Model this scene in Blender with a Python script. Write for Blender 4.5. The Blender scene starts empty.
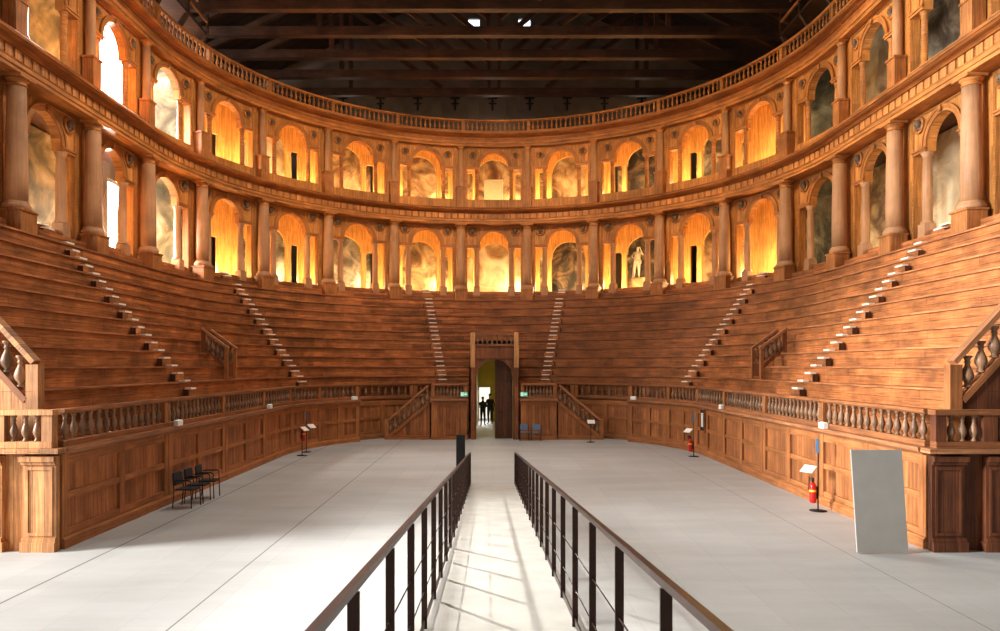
import bpy, bmesh, math, random
from math import sin, cos, pi, sqrt, radians, asin, atan2
from mathutils import Vector, Matrix
random.seed(11)
SC = bpy.context.scene
COL = SC.collection

# ------------------------------------------------------------------ plan of the hall
EYE = 3.5            # camera height (m)
CY = 27.7            # centre of the half circle
RC = 13.4            # radius of the big loggia columns
NB = 5.5             # bays per quarter circle
DL = (pi / 2) / NB
S = RC * DL          # bay spacing
YF = 13.45            # front plane of the two arms
UE = NB + (CY - 14.20) / S
RA = 8.25            # arena wall
Z_LEDGE = 1.95
N_TIER = 11
def tz(k): return 2.55 + 0.47 * k
def tr(k): return 9.1 + 0.40 * k

def P(u, r):
    if abs(u) <= NB:
        t = u * DL
        return (r * sin(t), CY + r * cos(t))
    return ((1 if u > 0 else -1) * r, CY - (abs(u) - NB) * S)
def ang(u): return max(-1.0, min(1.0, u / NB)) * pi / 2

# ------------------------------------------------------------------ naming helpers
def tag(o, label=None, cat=None, group=None, kind=None):
    if label: o['label'] = label
    if cat: o['category'] = cat
    if group: o['group'] = group
    if kind: o['kind'] = kind
    return o
def empty(name, loc=(0, 0, 0), rz=0.0, label=None, cat=None, group=None):
    o = bpy.data.objects.new(name, None)
    COL.objects.link(o)
    o.location = loc; o.rotation_euler = (0, 0, rz)
    o.empty_display_size = 0.2
    return tag(o, label, cat, group)
def link_mesh(name, me, parent=None, loc=(0, 0, 0), rz=0.0):
    o = bpy.data.objects.new(name, me)
    COL.objects.link(o)
    o.parent = parent
    o.location = loc; o.rotation_euler = (0, 0, rz)
    return o
ORD = ['', 'first', 'second', 'third', 'fourth', 'fifth', 'sixth', 'seventh', 'eighth', 'ninth', 'tenth', 'eleventh', 'twelfth']
def side_bay(u):
    if u == 0: return 'in the centre above the doorway'
    return '%s bay %s of the centre' % (ORD[abs(u)], 'right' if u > 0 else 'left')
def side_col(k):
    n = int(abs(k) + .5)
    return '%s to the %s of the centre arch' % (ORD[n], 'right' if k > 0 else 'left')

# ------------------------------------------------------------------ mesh builder
class MB:
    def __init__(self):
        self.v = []; self.f = []; self.uv = []; self.sm = []
    def face(self, idx, uv=None, smooth=False):
        if uv is None:
            p = [Vector(self.v[i]) for i in idx]
            n = Vector((0, 0, 0))
            for i in range(len(p)):
                a, b = p[i], p[(i + 1) % len(p)]
                n += Vector(((a.y - b.y) * (a.z + b.z), (a.z - b.z) * (a.x + b.x), (a.x - b.x) * (a.y + b.y)))
            ax, ay, az = abs(n.x), abs(n.y), abs(n.z)
            if az > ax and az > ay: uv = [(q.x, q.y) for q in p]
            elif ay >= ax: uv = [(q.x, q.z) for q in p]
            else: uv = [(q.y, q.z) for q in p]
        self.f.append(tuple(idx)); self.uv.append(uv); self.sm.append(smooth)
    def pts(self, pts):
        b = len(self.v); self.v.extend([tuple(q) for q in pts]); return b
    def poly(self, pts, uv=None, smooth=False):
        b = self.pts(pts); self.face(range(b, b + len(pts)), uv, smooth); return self
    def box(self, x0, x1, y0, y1, z0, z1, M=None):
        c = [(x0, y0, z0), (x1, y0, z0), (x1, y1, z0), (x0, y1, z0), (x0, y0, z1), (x1, y0, z1), (x1, y1, z1), (x0, y1, z1)]
        n0 = len(self.v)
        b = self.pts(c)
        for q in ((0, 1, 5, 4), (1, 2, 6, 5), (2, 3, 7, 6), (3, 0, 4, 7), (4, 5, 6, 7), (3, 2, 1, 0)):
            self.face([b + i for i in q])
        if M is not None:
            for i in range(n0, len(self.v)):
                self.v[i] = tuple(M @ Vector(self.v[i]))
        return self
    def lathe(self, prof, x=0, y=0, z=0, seg=16, smooth=True, cap=True):
        rings = []
        for (r, h) in prof:
            rings.append(self.pts([(x + r * cos(2 * pi * i / seg), y + r * sin(2 * pi * i / seg), z + h) for i in range(seg)]))
        rm = max(r for r, h in prof)
        for k in range(len(rings) - 1):
            for i in range(seg):
                j = (i + 1) % seg
                uv = [(2 * pi * rm * i / seg, prof[k][1]), (2 * pi * rm * (i + 1) / seg, prof[k][1]), (2 * pi * rm * (i + 1) / seg, prof[k + 1][1]), (2 * pi * rm * i / seg, prof[k + 1][1])]
                self.face((rings[k] + i, rings[k] + j, rings[k + 1] + j, rings[k + 1] + i), uv, smooth)
        if cap:
            self.face([rings[0] + i for i in reversed(range(seg))])
            self.face([rings[-1] + i for i in range(seg)])
        return self
    def tube(self, path, r, seg=8, closed=False):
        path = [Vector(p) for p in path]
        rings = []
        n = len(path)
        for i, p in enumerate(path):
            a = path[i - 1] if i > 0 else p
            b = path[i + 1] if i < n - 1 else p
            t = (b - a).normalized()
            up = Vector((0, 0, 1)) if abs(t.z) < .9 else Vector((1, 0, 0))
            e1 = t.cross(up).normalized(); e2 = t.cross(e1)
            rr = r[i] if isinstance(r, (list, tuple)) else r
            rings.append(self.pts([p + e1 * rr * cos(2 * pi * k / seg) + e2 * rr * sin(2 * pi * k / seg) for k in range(seg)]))
        for i in range(n - 1):
            for k in range(seg):
                j = (k + 1) % seg
                self.face((rings[i] + k, rings[i] + j, rings[i + 1] + j, rings[i + 1] + k), None, True)
        self.face([rings[0] + k for k in range(seg)]); self.face([rings[-1] + k for k in reversed(range(seg))])
        return self
    def bar(self, p, q, w, h):
        """rectangular bar from p to q; w sideways, h in the up direction"""
        p, q = Vector(p), Vector(q)
        t = (q - p).normalized()
        up = Vector((0, 0, 1)) if abs(t.z) < .95 else Vector((0, 1, 0))
        e1 = t.cross(up).normalized(); e2 = e1.cross(t).normalized()
        c = []
        for o in (p, q):
            for (i, j) in ((-1, -1), (1, -1), (1, 1), (-1, 1)):
                c.append(o + e1 * w / 2 * i + e2 * h / 2 * j)
        b = self.pts(c); L = (q - p).length
        for k, (i, j) in enumerate(((0, 1), (1, 2), (2, 3), (3, 0))):
            d = w if k % 2 == 0 else h
            self.face((b + i, b + j, b + 4 + j, b + 4 + i), [(0, 0), (0, d), (L, d), (L, 0)])
        self.face((b + 3, b + 2, b + 1, b)); self.face((b + 4, b + 5, b + 6, b + 7))
        return self
    def ellipsoid(self, c, rad, seg=12, rings=8):
        prof = []
        idx = []
        for k in range(rings + 1):
            a = -pi / 2 + pi * k / rings
            idx.append(self.pts([(c[0] + rad[0] * cos(a) * cos(2 * pi * i / seg), c[1] + rad[1] * cos(a) * sin(2 * pi * i / seg), c[2] + rad[2] * sin(a)) for i in range(seg)]))
        for k in range(rings):
            for i in range(seg):
                j = (i + 1) % seg
                self.face((idx[k] + i, idx[k] + j, idx[k + 1] + j, idx[k + 1] + i), None, True)
        return self
    # boxes and arches in bay space: a along the wall, d into the wall, z up
    def cbox(self, mp, a0, a1, d0, d1, z0, z1, n=1):
        A = [a0 + (a1 - a0) * i / n for i in range(n + 1)]
        rows = []
        for a in A:
            rows.append(self.pts([mp(a, d0, z0), mp(a, d1, z0), mp(a, d1, z1), mp(a, d0, z1)]))
        for i in range(n):
            p, q, u0, u1 = rows[i], rows[i + 1], A[i], A[i + 1]
            self.face((p, q, q + 3, p + 3), [(u0, z0), (u1, z0), (u1, z1), (u0, z1)])
            self.face((q + 1, p + 1, p + 2, q + 2), [(u1, z0), (u0, z0), (u0, z1), (u1, z1)])
            self.face((p + 3, q + 3, q + 2, p + 2), [(u0, d0), (u1, d0), (u1, d1), (u0, d1)])
            self.face((q, p, p + 1, q + 1), [(u1, d0), (u0, d0), (u0, d1), (u1, d1)])
        for p in (rows[0], rows[-1]):
            self.face((p, p + 3, p + 2, p + 1), [(d0, z0), (d0, z1), (d1, z1), (d1, z0)])
        return self
    def arch(self, mp, a0, a1, d0, d1, zl, ztop, r, zs, ac=0.0, na=16):
        A = [(a0 + (ac - r - a0) * i / 2, zl) for i in range(3)]
        for i in range(na + 1):
            t = pi - pi * i / na
            A.append((ac + r * cos(t), zs + r * sin(t)))
        A += [(ac + r + (a1 - ac - r) * i / 2, zl) for i in range(3)]
        rows = [self.pts([mp(a, d0, zb), mp(a, d1, zb), mp(a, d1, ztop), mp(a, d0, ztop)]) for a, zb in A]
        for i in range(len(A) - 1):
            p, q = rows[i], rows[i + 1]; (u0, b0), (u1, b1) = A[i], A[i + 1]
            if abs(u1 - u0) > 1e-6:
                self.face((p, q, q + 3, p + 3), [(u0, b0), (u1, b1), (u1, ztop), (u0, ztop)])
                self.face((q + 1, p + 1, p + 2, q + 2), [(u1, b1), (u0, b0), (u0, ztop), (u1, ztop)])
                self.face((p + 3, q + 3, q + 2, p + 2), [(u0, d0), (u1, d0), (u1, d1), (u0, d1)])
            self.face((q, p, p + 1, q + 1), [(u1, d0), (u0, d0), (u0, d1), (u1, d1)])
        for p in (rows[0], rows[-1]):
            self.face((p, p + 3, p + 2, p + 1), [(d0, zl), (d0, ztop), (d1, ztop), (d1, zl)])
        return self
    def ring(self, mp, r0, r1, d0, d1, zs, ac=0.0, na=18):
        rows = []
        for i in range(na + 1):
            t = pi - pi * i / na
            c, s = cos(t), sin(t)
            rows.append(self.pts([mp(ac + r0 * c, d0, zs + r0 * s), mp(ac + r1 * c, d0, zs + r1 * s), mp(ac + r1 * c, d1, zs + r1 * s), mp(ac + r0 * c, d1, zs + r0 * s)]))
        for i in range(na):
            p, q = rows[i], rows[i + 1]; L = pi * r1 / na
            for (x, y, w0, w1) in ((0, 1, 0, .2), (1, 2, .2, .3), (2, 3, .3, .5), (3, 0, .5, .6)):
                self.face((p + x, p + y, q + y, q + x), [(i * L, w0), (i * L, w1), ((i + 1) * L, w1), ((i + 1) * L, w0)])
        for p in (rows[0], rows[-1]): self.face((p, p + 1, p + 2, p + 3))
        return self
    def disc(self, mp, a, z, prof, seg=18):
        """lathe about the d axis: prof of (radius, d)"""
        rows = [self.pts([mp(a + r * cos(2 * pi * i / seg), d, z + r * sin(2 * pi * i / seg)) for i in range(seg)]) for r, d in prof]
        for k in range(len(rows) - 1):
            for i in range(seg):
                j = (i + 1) % seg
                self.face((rows[k] + i, rows[k] + j, rows[k + 1] + j, rows[k + 1] + i), None, False)
        self.face([rows[-1] + i for i in range(seg)])
        return self
    def sweep(self, prof, us, closed=False, caps=False, o=(0, 0, 0), v0=0.0):
        rows = []; L = 0.0; Ls = []
        last = None
        for u in us:
            q = P(u, prof[0][0])
            if last is not None: L += sqrt((q[0] - last[0]) ** 2 + (q[1] - last[1]) ** 2)
            last = q; Ls.append(L)
            rows.append(self.pts([(P(u, r)[0] - o[0], P(u, r)[1] - o[1], z - o[2]) for r, z in prof]))
        V = [v0]
        m = len(prof)
        for k in range(m if closed else m - 1):
            a, b = prof[k], prof[(k + 1) % m]
            V.append(V[-1] + sqrt((a[0] - b[0]) ** 2 + (a[1] - b[1]) ** 2))
        off = us[0] * S
        for i in range(len(us) - 1):
            for k in range(m if closed else m - 1):
                k2 = (k + 1) % m
                self.face((rows[i] + k, rows[i + 1] + k, rows[i + 1] + k2, rows[i] + k2),
                          [(Ls[i] + off, V[k]), (Ls[i + 1] + off, V[k]), (Ls[i + 1] + off, V[k + 1]), (Ls[i] + off, V[k + 1])])
        if caps:
            for row in (rows[0], rows[-1]): self.face([row + k for k in range(m)])
        return self
    def mesh(self, name, mat, recalc=True):
        me = bpy.data.meshes.new(name)
        me.from_pydata(self.v, [], self.f)
        uvl = me.uv_layers.new(name='UVMap')
        flat = []
        for u in self.uv:
            for q in u: flat.extend((q[0], q[1]))
        uvl.data.foreach_set('uv', flat)
        me.polygons.foreach_set('use_smooth', self.sm)
        if mat is not None: me.materials.append(mat)
        if recalc:
            bm = bmesh.new(); bm.from_mesh(me)
            bmesh.ops.recalc_face_normals(bm, faces=bm.faces)
            bm.to_mesh(me); bm.free()
        me.update()
        return me
    def build(self, name, mat, parent=None, loc=(0, 0, 0), rz=0.0):
        return link_mesh(name, self.mesh(name, mat), parent, loc, rz)

def flat(a, d, z): return (a, d, z)
def curved(R):
    def mp(a, d, z):
        t = a / RC
        return ((R + d) * sin(t), (R + d) * cos(t) - R, z)
    return mp
def urange(u0, u1, st=0.125):
    out = [u0]; u = u0
    brk = [b for b in (-NB, NB) if u0 + 1e-4 < b < u1 - 1e-4]
    pts = set(brk)
    k = math.ceil(u0 / st + 1e-6)
    while k * st < u1 - 1e-6:
        uu = k * st
        if abs(uu) <= NB or abs(uu / .5 - round(uu / .5)) < 1e-6: pts.add(round(uu, 6))
        k += 1
    for q in sorted(pts):
        if q - out[-1] > 1e-3: out.append(q)
    out.append(u1)
    return out

# ------------------------------------------------------------------ materials
def lin(c):
    return tuple(((x / 255) / 12.92 if x / 255 <= .04045 else ((x / 255 + .055) / 1.055) ** 2.4) for x in c) + (1.0,)
def newmat(name):
    m = bpy.data.materials.new(name); m.use_nodes = True
    nt = m.node_tree
    return m, nt, nt.nodes, nt.links, nt.nodes['Principled BSDF']
def wood(name, c, dark=.55, light=1.25, axis='u', plank=.22, plen=2.6, gap=.004, grain=1.0, rough=.55, blotch=.35, gapdark=.25, var=.35, bump=.15):
    m, nt, N, L, B = newmat(name)
    uv = N.new('ShaderNodeUVMap')
    sp = N.new('ShaderNodeSeparateXYZ'); L.new(uv.outputs[0], sp.inputs[0])
    cb = N.new('ShaderNodeCombineXYZ')
    if axis == 'u': L.new(sp.outputs[0], cb.inputs[0]); L.new(sp.outputs[1], cb.inputs[1])
    else: L.new(sp.outputs[1], cb.inputs[0]); L.new(sp.outputs[0], cb.inputs[1])
    oi = N.new('ShaderNodeObjectInfo')
    rn = N.new('ShaderNodeMath'); rn.operation = 'MULTIPLY'; rn.inputs[1].default_value = 37.0
    L.new(oi.outputs['Random'], rn.inputs[0]); L.new(rn.outputs[0], cb.inputs[2])
    br = N.new('ShaderNodeTexBrick')
    br.inputs['Scale'].default_value = 1.0; br.inputs['Brick Width'].default_value = plen; br.inputs['Row Height'].default_value = plank
    br.inputs['Mortar Size'].default_value = gap; br.inputs['Mortar Smooth'].default_value = .2
    br.offset = .37; br.offset_frequency = 2
    cc = lin(c)
    def sc(k, w=1.0): return (min(1, cc[0] * k), min(1, cc[1] * k * w), min(1, cc[2] * k * w), 1)
    br.inputs['Color1'].default_value = sc(1 - var); br.inputs['Color2'].default_value = sc(1 + var * .9)
    br.inputs['Mortar'].default_value = sc(gapdark, .8)
    L.new(cb.outputs[0], br.inputs['Vector'])
    mp = N.new('ShaderNodeMapping'); mp.inputs['Scale'].default_value = (1.3 * grain, 26 * grain, 1); L.new(cb.outputs[0], mp.inputs[0])
    n1 = N.new('ShaderNodeTexNoise'); n1.inputs['Scale'].default_value = 1.0; n1.inputs['Detail'].default_value = 5; n1.inputs['Roughness'].default_value = .62; L.new(mp.outputs[0], n1.inputs['Vector'])
    r1 = N.new('ShaderNodeValToRGB'); r1.color_ramp.elements[0].position = .32; r1.color_ramp.elements[1].position = .7
    r1.color_ramp.elements[0].color = (dark, dark * .93, dark * .85, 1); r1.color_ramp.elements[1].color = (light, light, light, 1)
    L.new(n1.outputs['Fac'], r1.inputs[0])
    m1 = N.new('ShaderNodeMix'); m1.data_type = 'RGBA'; m1.blend_type = 'MULTIPLY'; m1.inputs[0].default_value = 1
    L.new(br.outputs['Color'], m1.inputs[6]); L.new(r1.outputs[0], m1.inputs[7])
    n2 = N.new('ShaderNodeTexNoise'); n2.inputs['Scale'].default_value = .9; n2.inputs['Detail'].default_value = 6; n2.inputs['Roughness'].default_value = .65
    L.new(cb.outputs[0], n2.inputs['Vector'])
    r2 = N.new('ShaderNodeValToRGB'); r2.color_ramp.elements[0].position = .33; r2.color_ramp.elements[1].position = .66
    r2.color_ramp.elements[0].color = (1 - blotch,) * 3 + (1,); r2.color_ramp.elements[1].color = (1 + blotch * .5,) * 3 + (1,)
    L.new(n2.outputs['Fac'], r2.inputs[0])
    m2 = N.new('ShaderNodeMix'); m2.data_type = 'RGBA'; m2.blend_type = 'MULTIPLY'; m2.inputs[0].default_value = 1
    L.new(m1.outputs[2], m2.inputs[6]); L.new(r2.outputs[0], m2.inputs[7])
    L.new(m2.outputs[2], B.inputs['Base Color'])
    B.inputs['Roughness'].default_value = rough
    B.inputs['Specular IOR Level'].default_value = .3
    if bump:
        bp = N.new('ShaderNodeBump'); bp.inputs['Strength'].default_value = bump; bp.inputs['Distance'].default_value = .02
        L.new(n1.outputs['Fac'], bp.inputs['Height']); L.new(bp.outputs[0], B.inputs['Normal'])
    return m
def plain(name, c, rough=.6, metal=0.0, noise=.12, nscale=6.0, emis=None, estr=0.0):
    m, nt, N, L, B = newmat(name)
    tc = N.new('ShaderNodeTexCoord')
    n = N.new('ShaderNodeTexNoise'); n.inputs['Scale'].default_value = nscale; n.inputs['Detail'].default_value = 4; L.new(tc.outputs['Object'], n.inputs['Vector'])
    r = N.new('ShaderNodeValToRGB')
    cc = lin(c)
    r.color_ramp.elements[0].position = .3; r.color_ramp.elements[1].position = .7
    r.color_ramp.elements[0].color = tuple(x * (1 - noise) for x in cc[:3]) + (1,); r.color_ramp.elements[1].color = tuple(min(1, x * (1 + noise)) for x in cc[:3]) + (1,)
    L.new(n.outputs['Fac'], r.inputs[0]); L.new(r.outputs[0], B.inputs['Base Color'])
    B.inputs['Roughness'].default_value = rough; B.inputs['Metallic'].default_value = metal
    if emis:
        B.inputs['Emission Color'].default_value = lin(emis); B.inputs['Emission Strength'].default_value = estr
    return m
def fresco(name, cols, scale=.8, seed=0.0, rough=.8):
    m, nt, N, L, B = newmat(name)
    tc = N.new('ShaderNodeTexCoord')
    mp = N.new('ShaderNodeMapping'); mp.inputs['Location'].default_value = (seed * 3.1, seed * 1.7, seed); L.new(tc.outputs['Object'], mp.inputs[0])
    oi = N.new('ShaderNodeObjectInfo'); ml = N.new('ShaderNodeVectorMath'); ml.operation = 'ADD'
    mu = N.new('ShaderNodeMath'); mu.operation = 'MULTIPLY'; mu.inputs[1].default_value = 60; L.new(oi.outputs['Random'], mu.inputs[0])
    L.new(mp.outputs[0], ml.inputs[0]); L.new(mu.outputs[0], ml.inputs[1])
    n = N.new('ShaderNodeTexNoise'); n.inputs['Scale'].default_value = scale; n.inputs['Detail'].default_value = 7; n.inputs['Roughness'].default_value = .6; n.inputs['Distortion'].default_value = 1.2
    L.new(ml.outputs[0], n.inputs['Vector'])
    r = N.new('ShaderNodeValToRGB'); e = r.color_ramp.elements
    while len(e) < len(cols): e.new(.5)
    for i, c in enumerate(cols):
        e[i].position = .28 + .46 * i / (len(cols) - 1); e[i].color = lin(c)
    L.new(n.outputs['Fac'], r.inputs[0])
    n2 = N.new('ShaderNodeTexVoronoi'); n2.inputs['Scale'].default_value = scale * 3; L.new(ml.outputs[0], n2.inputs['Vector'])
    mx = N.new('ShaderNodeMix'); mx.data_type = 'RGBA'; mx.blend_type = 'MULTIPLY'; mx.inputs[0].default_value = .35
    L.new(r.outputs[0], mx.inputs[6]); L.new(n2.outputs['Distance'], mx.inputs[7])
    L.new(mx.outputs[2], B.inputs['Base Color']); B.inputs['Roughness'].default_value = rough
    return m
def glow(name, c, s):
    m, nt, N, L, B = newmat(name)
    tc = N.new('ShaderNodeTexCoord'); n = N.new('ShaderNodeTexNoise'); n.inputs['Scale'].default_value = .7; L.new(tc.outputs['Object'], n.inputs['Vector'])
    r = N.new('ShaderNodeValToRGB'); cc = lin(c)
    r.color_ramp.elements[0].color = tuple(x * .85 for x in cc[:3]) + (1,); r.color_ramp.elements[1].color = cc
    L.new(n.outputs['Fac'], r.inputs[0]); L.new(r.outputs[0], B.inputs['Emission Color'])
    B.inputs['Base Color'].default_value = (.8, .8, .8, 1); B.inputs['Emission Strength'].default_value = s
    return m

M_tier = wood('tier_wood', (176, 108, 60), plank=.235, plen=3.4, gap=.006, blotch=.5, var=.32, light=1.35, dark=.5)
M_tread = wood('tier_tread_wood', (186, 122, 78), plank=.2, plen=3.0, blotch=.4)
M_pod = wood('podium_plank_wood', (172, 108, 62), axis='v', plank=.16, plen=3.5, gap=.004, blotch=.35, var=.3)
M_podf = wood('podium_frame_wood', (176, 112, 64), plank=.5, plen=5, gap=.0, blotch=.3, var=.15)
M_podv = wood('podium_upright_wood', (176, 112, 64), axis='v', plank=.6, plen=5, gap=.0, blotch=.3, var=.15)
M_ledge = wood('podium_ledge_wood', (180, 122, 82), plank=.6, plen=4, gap=.002, blotch=.3, var=.12)
M_rail = wood('balustrade_rail_wood', (158, 100, 60), plank=.6, plen=3.9, gap=.002, blotch=.3, var=.15)
M_bal = wood('turned_baluster_wood', (156, 118, 88), axis='v', plank=.6, plen=4, gap=0, blotch=.45, var=.25, rough=.4)
M_fac = wood('loggia_pine_wood', (202, 136, 70), axis='v', plank=.19, plen=2.4, gap=.003, blotch=.3, var=.2, gapdark=.45)
M_facu = wood('loggia_moulding_wood', (196, 128, 66), plank=.5, plen=3.2, gap=.002, blotch=.35, var=.18)
M_trig = wood('frieze_block_wood', (196, 130, 70), axis='v', plank=.4, plen=2, gap=.0, blotch=.3, var=.2)
M_corn = wood('cornice_wood', (172, 104, 50), plank=.09, plen=3.8, gap=.006, blotch=.4, var=.2)
M_ped = wood('pedestal_wood', (192, 124, 68), axis='v', plank=.3, plen=2, gap=.002, blotch=.35, var=.2)
M_shaft = wood('painted_column_wood', (192, 144, 104), axis='v', plank=2.5, plen=5, gap=0, blotch=.22, var=.08, grain=.6, dark=.84, light=1.08, bump=.05)
M_head = plain('carved_medallion_wood', (104, 86, 68), .7, noise=.4, nscale=14)
M_gal = wood('gallery_plank_wood', (234, 184, 108), axis='v', plank=.2, plen=3, gap=.004, blotch=.2, var=.14, gapdark=.5)
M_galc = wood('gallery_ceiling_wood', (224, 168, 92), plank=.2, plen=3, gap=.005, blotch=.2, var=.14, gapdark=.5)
M_port = wood('portal_wood', (136, 80, 46), axis='v', plank=.24, plen=4, gap=.003, blotch=.4, var=.25)
M_portl = wood('portal_pale_wood', (206, 148, 92), axis='v', plank=.4, plen=4, gap=.0, blotch=.25, var=.15)
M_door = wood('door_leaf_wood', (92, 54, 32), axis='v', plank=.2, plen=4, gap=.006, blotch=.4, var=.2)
M_front_shade = wood('front_shaded_wood', (116, 66, 40), axis='v', plank=.22, plen=3, gap=.004, blotch=.4, var=.25)  # shade of the right arm front, put into the wood colour
M_front_lit = wood('front_lit_wood', (200, 140, 88), axis='v', plank=.22, plen=3, gap=.004, blotch=.4, var=.25)  # same wood in a lighter tone for the daylit left front
M_roof = wood('roof_timber', (88, 60, 42), plank=.6, plen=9, gap=.004, blotch=.5, var=.3)
M_roofb = wood('roof_board', (44, 32, 26), plank=.25, plen=3, gap=.01, blotch=.5, var=.5)
M_white = plain('white_tread_edge', (244, 232, 212), .6, noise=.08)
M_lamp = plain('white_metal', (236, 232, 222), .4, noise=.05)
M_steel = plain('bronze_steel', (58, 40, 34), .38, .75, noise=.2, nscale=20)
M_black = plain('black_metal', (22, 22, 24), .45, .2, noise=.2)
M_chairb = plain('black_chair_fabric', (26, 26, 30), .8, noise=.3, nscale=40)
M_chairg = plain('blue_grey_plastic', (92, 112, 136), .45, noise=.1)
M_grey = plain('grey_board', (156, 151, 143), .7, noise=.05, nscale=3)
M_red = plain('extinguisher_red', (196, 24, 20), .3, noise=.08)
M_yel = plain('yellow_sticker', (240, 200, 60), .5)
M_blue = plain('blue_sign', (44, 78, 108), .5, noise=.3, nscale=30)
M_green = plain('exit_green', (110, 190, 160), .5, noise=.05, emis=(60, 200, 150), estr=.35)
M_pict = plain('exit_white', (236, 250, 244), .5, noise=.02, emis=(220, 255, 240), estr=.5)
M_marble = plain('statue_plaster', (226, 212, 180), .6, noise=.15, nscale=5)
M_stone = plain('old_plaster', (196, 182, 158), .85, noise=.25, nscale=1.2)
M_wall = plain('hall_plaster', (96, 84, 74), .9, noise=.35, nscale=.6)
M_iron = plain('wall_iron', (20, 18, 17), .7, .3)
M_corr = plain('corridor_plaster', (190, 172, 84), .85, noise=.12, nscale=1.5)
M_glass = glow('daylight_glass', (250, 250, 255), 9.0)
M_glass2 = glow('gable_glass', (225, 235, 255), 3.5)
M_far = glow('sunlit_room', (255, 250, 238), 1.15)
M_fr = [fresco('fresco_cream', [(120, 90, 60), (190, 160, 115), (232, 214, 176), (246, 236, 208)], .55, 1),
        fresco('fresco_ochre', [(70, 52, 40), (150, 116, 78), (214, 184, 132), (240, 224, 184)], .8, 2),
        fresco('fresco_grey', [(48, 44, 40), (110, 100, 84), (176, 164, 140), (226, 220, 204)], .9, 3),
        fresco('fresco_dark', [(24, 24, 24), (60, 54, 46), (140, 116, 84), (230, 214, 184)], .9, 4),
        fresco('fresco_green', [(52, 56, 46), (110, 108, 84), (176, 166, 128), (232, 226, 206)], .7, 5)]
M_pale = plain('pale_green_door', (176, 178, 142), .6, noise=.08)

# floor
def floor_mat():
    m, nt, N, L, B = newmat('pale_floor')
    tc = N.new('ShaderNodeTexCoord')
    sp = N.new('ShaderNodeSeparateXYZ'); L.new(tc.outputs['Object'], sp.inputs[0])
    cb = N.new('ShaderNodeCombineXYZ'); L.new(sp.outputs[1], cb.inputs[0]); L.new(sp.outputs[0], cb.inputs[1])
    br = N.new('ShaderNodeTexBrick'); br.inputs['Scale'].default_value = 1; br.inputs['Brick Width'].default_value = 3.2; br.inputs['Row Height'].default_value = 1.0
    br.inputs['Mortar Size'].default_value = .006; br.inputs['Color1'].default_value = lin((179, 178, 174)); br.inputs['Color2'].default_value = lin((173, 172, 168)); br.inputs['Mortar'].default_value = lin((168, 164, 156))
    L.new(cb.outputs[0], br.inputs['Vector'])
    n = N.new('ShaderNodeTexNoise'); n.inputs['Scale'].default_value = .5; n.inputs['Detail'].default_value = 7; n.inputs['Roughness'].default_value = .65
    mp = N.new('ShaderNodeMapping'); mp.inputs['Scale'].default_value = (.5, 1.6, 1); L.new(tc.outputs['Object'], mp.inputs[0]); L.new(mp.outputs[0], n.inputs['Vector'])
    r = N.new('ShaderNodeValToRGB'); r.color_ramp.elements[0].position = .3; r.color_ramp.elements[1].position = .65
    r.color_ramp.elements[0].color = (.85, .84, .82, 1); r.color_ramp.elements[1].color = (1.04, 1.04, 1.04, 1)
    L.new(n.outputs['Fac'], r.inputs[0])
    mx = N.new('ShaderNodeMix'); mx.data_type = 'RGBA'; mx.blend_type = 'MULTIPLY'; mx.inputs[0].default_value = 1
    L.new(br.outputs['Color'], mx.inputs[6]); L.new(r.outputs[0], mx.inputs[7])
    last = mx.outputs[2]
    for x0, w in ((-4.33, .014), (-7.28, .02), (6.6, .008)):
        c = N.new('ShaderNodeMath'); c.operation = 'COMPARE'; c.inputs[1].default_value = x0; c.inputs[2].default_value = w; L.new(sp.outputs[0], c.inputs[0])
        k = N.new('ShaderNodeMix'); k.data_type = 'RGBA'; L.new(c.outputs[0], k.inputs[0]); L.new(last, k.inputs[6]); k.inputs[7].default_value = lin((110, 104, 98)); last = k.outputs[2]
    L.new(last, B.inputs['Base Color']); B.inputs['Roughness'].default_value = .55; B.inputs['Specular IOR Level'].default_value = .25
    return m
M_floor = floor_mat()
M_deck = plain('ramp_deck', (178, 174, 164), .6, noise=.12, nscale=2.5)

# ------------------------------------------------------------------ the setting
def struct(o, label=None):
    return tag(o, label, None, None, 'structure')
fl = MB().box(-26, 26, -8, 49, -.3, 0).build('floor', M_floor); struct(fl, 'pale grey boarded arena floor')
HX = 16.4; HY = 45.2; HZ = 20.6
def wall_with_holes(name, mk, x0, x1, z0, z1, holes, mat):
    """wall in its own (a, z) plane cut by rectangular holes"""
    xs = sorted({x0, x1} | {h[0] for h in holes} | {h[1] for h in holes}); zs = sorted({z0, z1} | {h[2] for h in holes} | {h[3] for h in holes})
    mb = MB()
    for i in range(len(xs) - 1):
        for j in range(len(zs) - 1):
            cx, cz = (xs[i] + xs[i + 1]) / 2, (zs[j] + zs[j + 1]) / 2
            if any(h[0] < cx < h[1] and h[2] < cz < h[3] for h in holes): continue
            mb.poly([mk(xs[i], 0, zs[j]), mk(xs[i + 1], 0, zs[j]), mk(xs[i + 1], 0, zs[j + 1]), mk(xs[i], 0, zs[j + 1])])
    for h in holes:
        for (a, b) in (((h[0], h[2]), (h[1], h[2])), ((h[1], h[2]), (h[1], h[3])), ((h[1], h[3]), (h[0], h[3])), ((h[0], h[3]), (h[0], h[2]))):
            mb.poly([mk(a[0], 0, a[1]), mk(b[0], 0, b[1]), mk(b[0], .35, b[1]), mk(a[0], .35, a[1])])
    o = mb.build(name, mat); struct(o); return o
lk = lambda a, d, z: (-HX - d, a, z)
rk = lambda a, d, z: (HX + d, a, z)
ek = lambda a, d, z: (a, HY + d, z)
WIN_L = [(30.3, 32.4, 8.0, 11.5), (28.4, 32.6, 13.0, 19.4), (36.0, 37.4, 13.2, 16.0)]
wall_with_holes('wall_left', lk, 12.4, HY, 0, HZ, WIN_L, M_wall)
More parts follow.
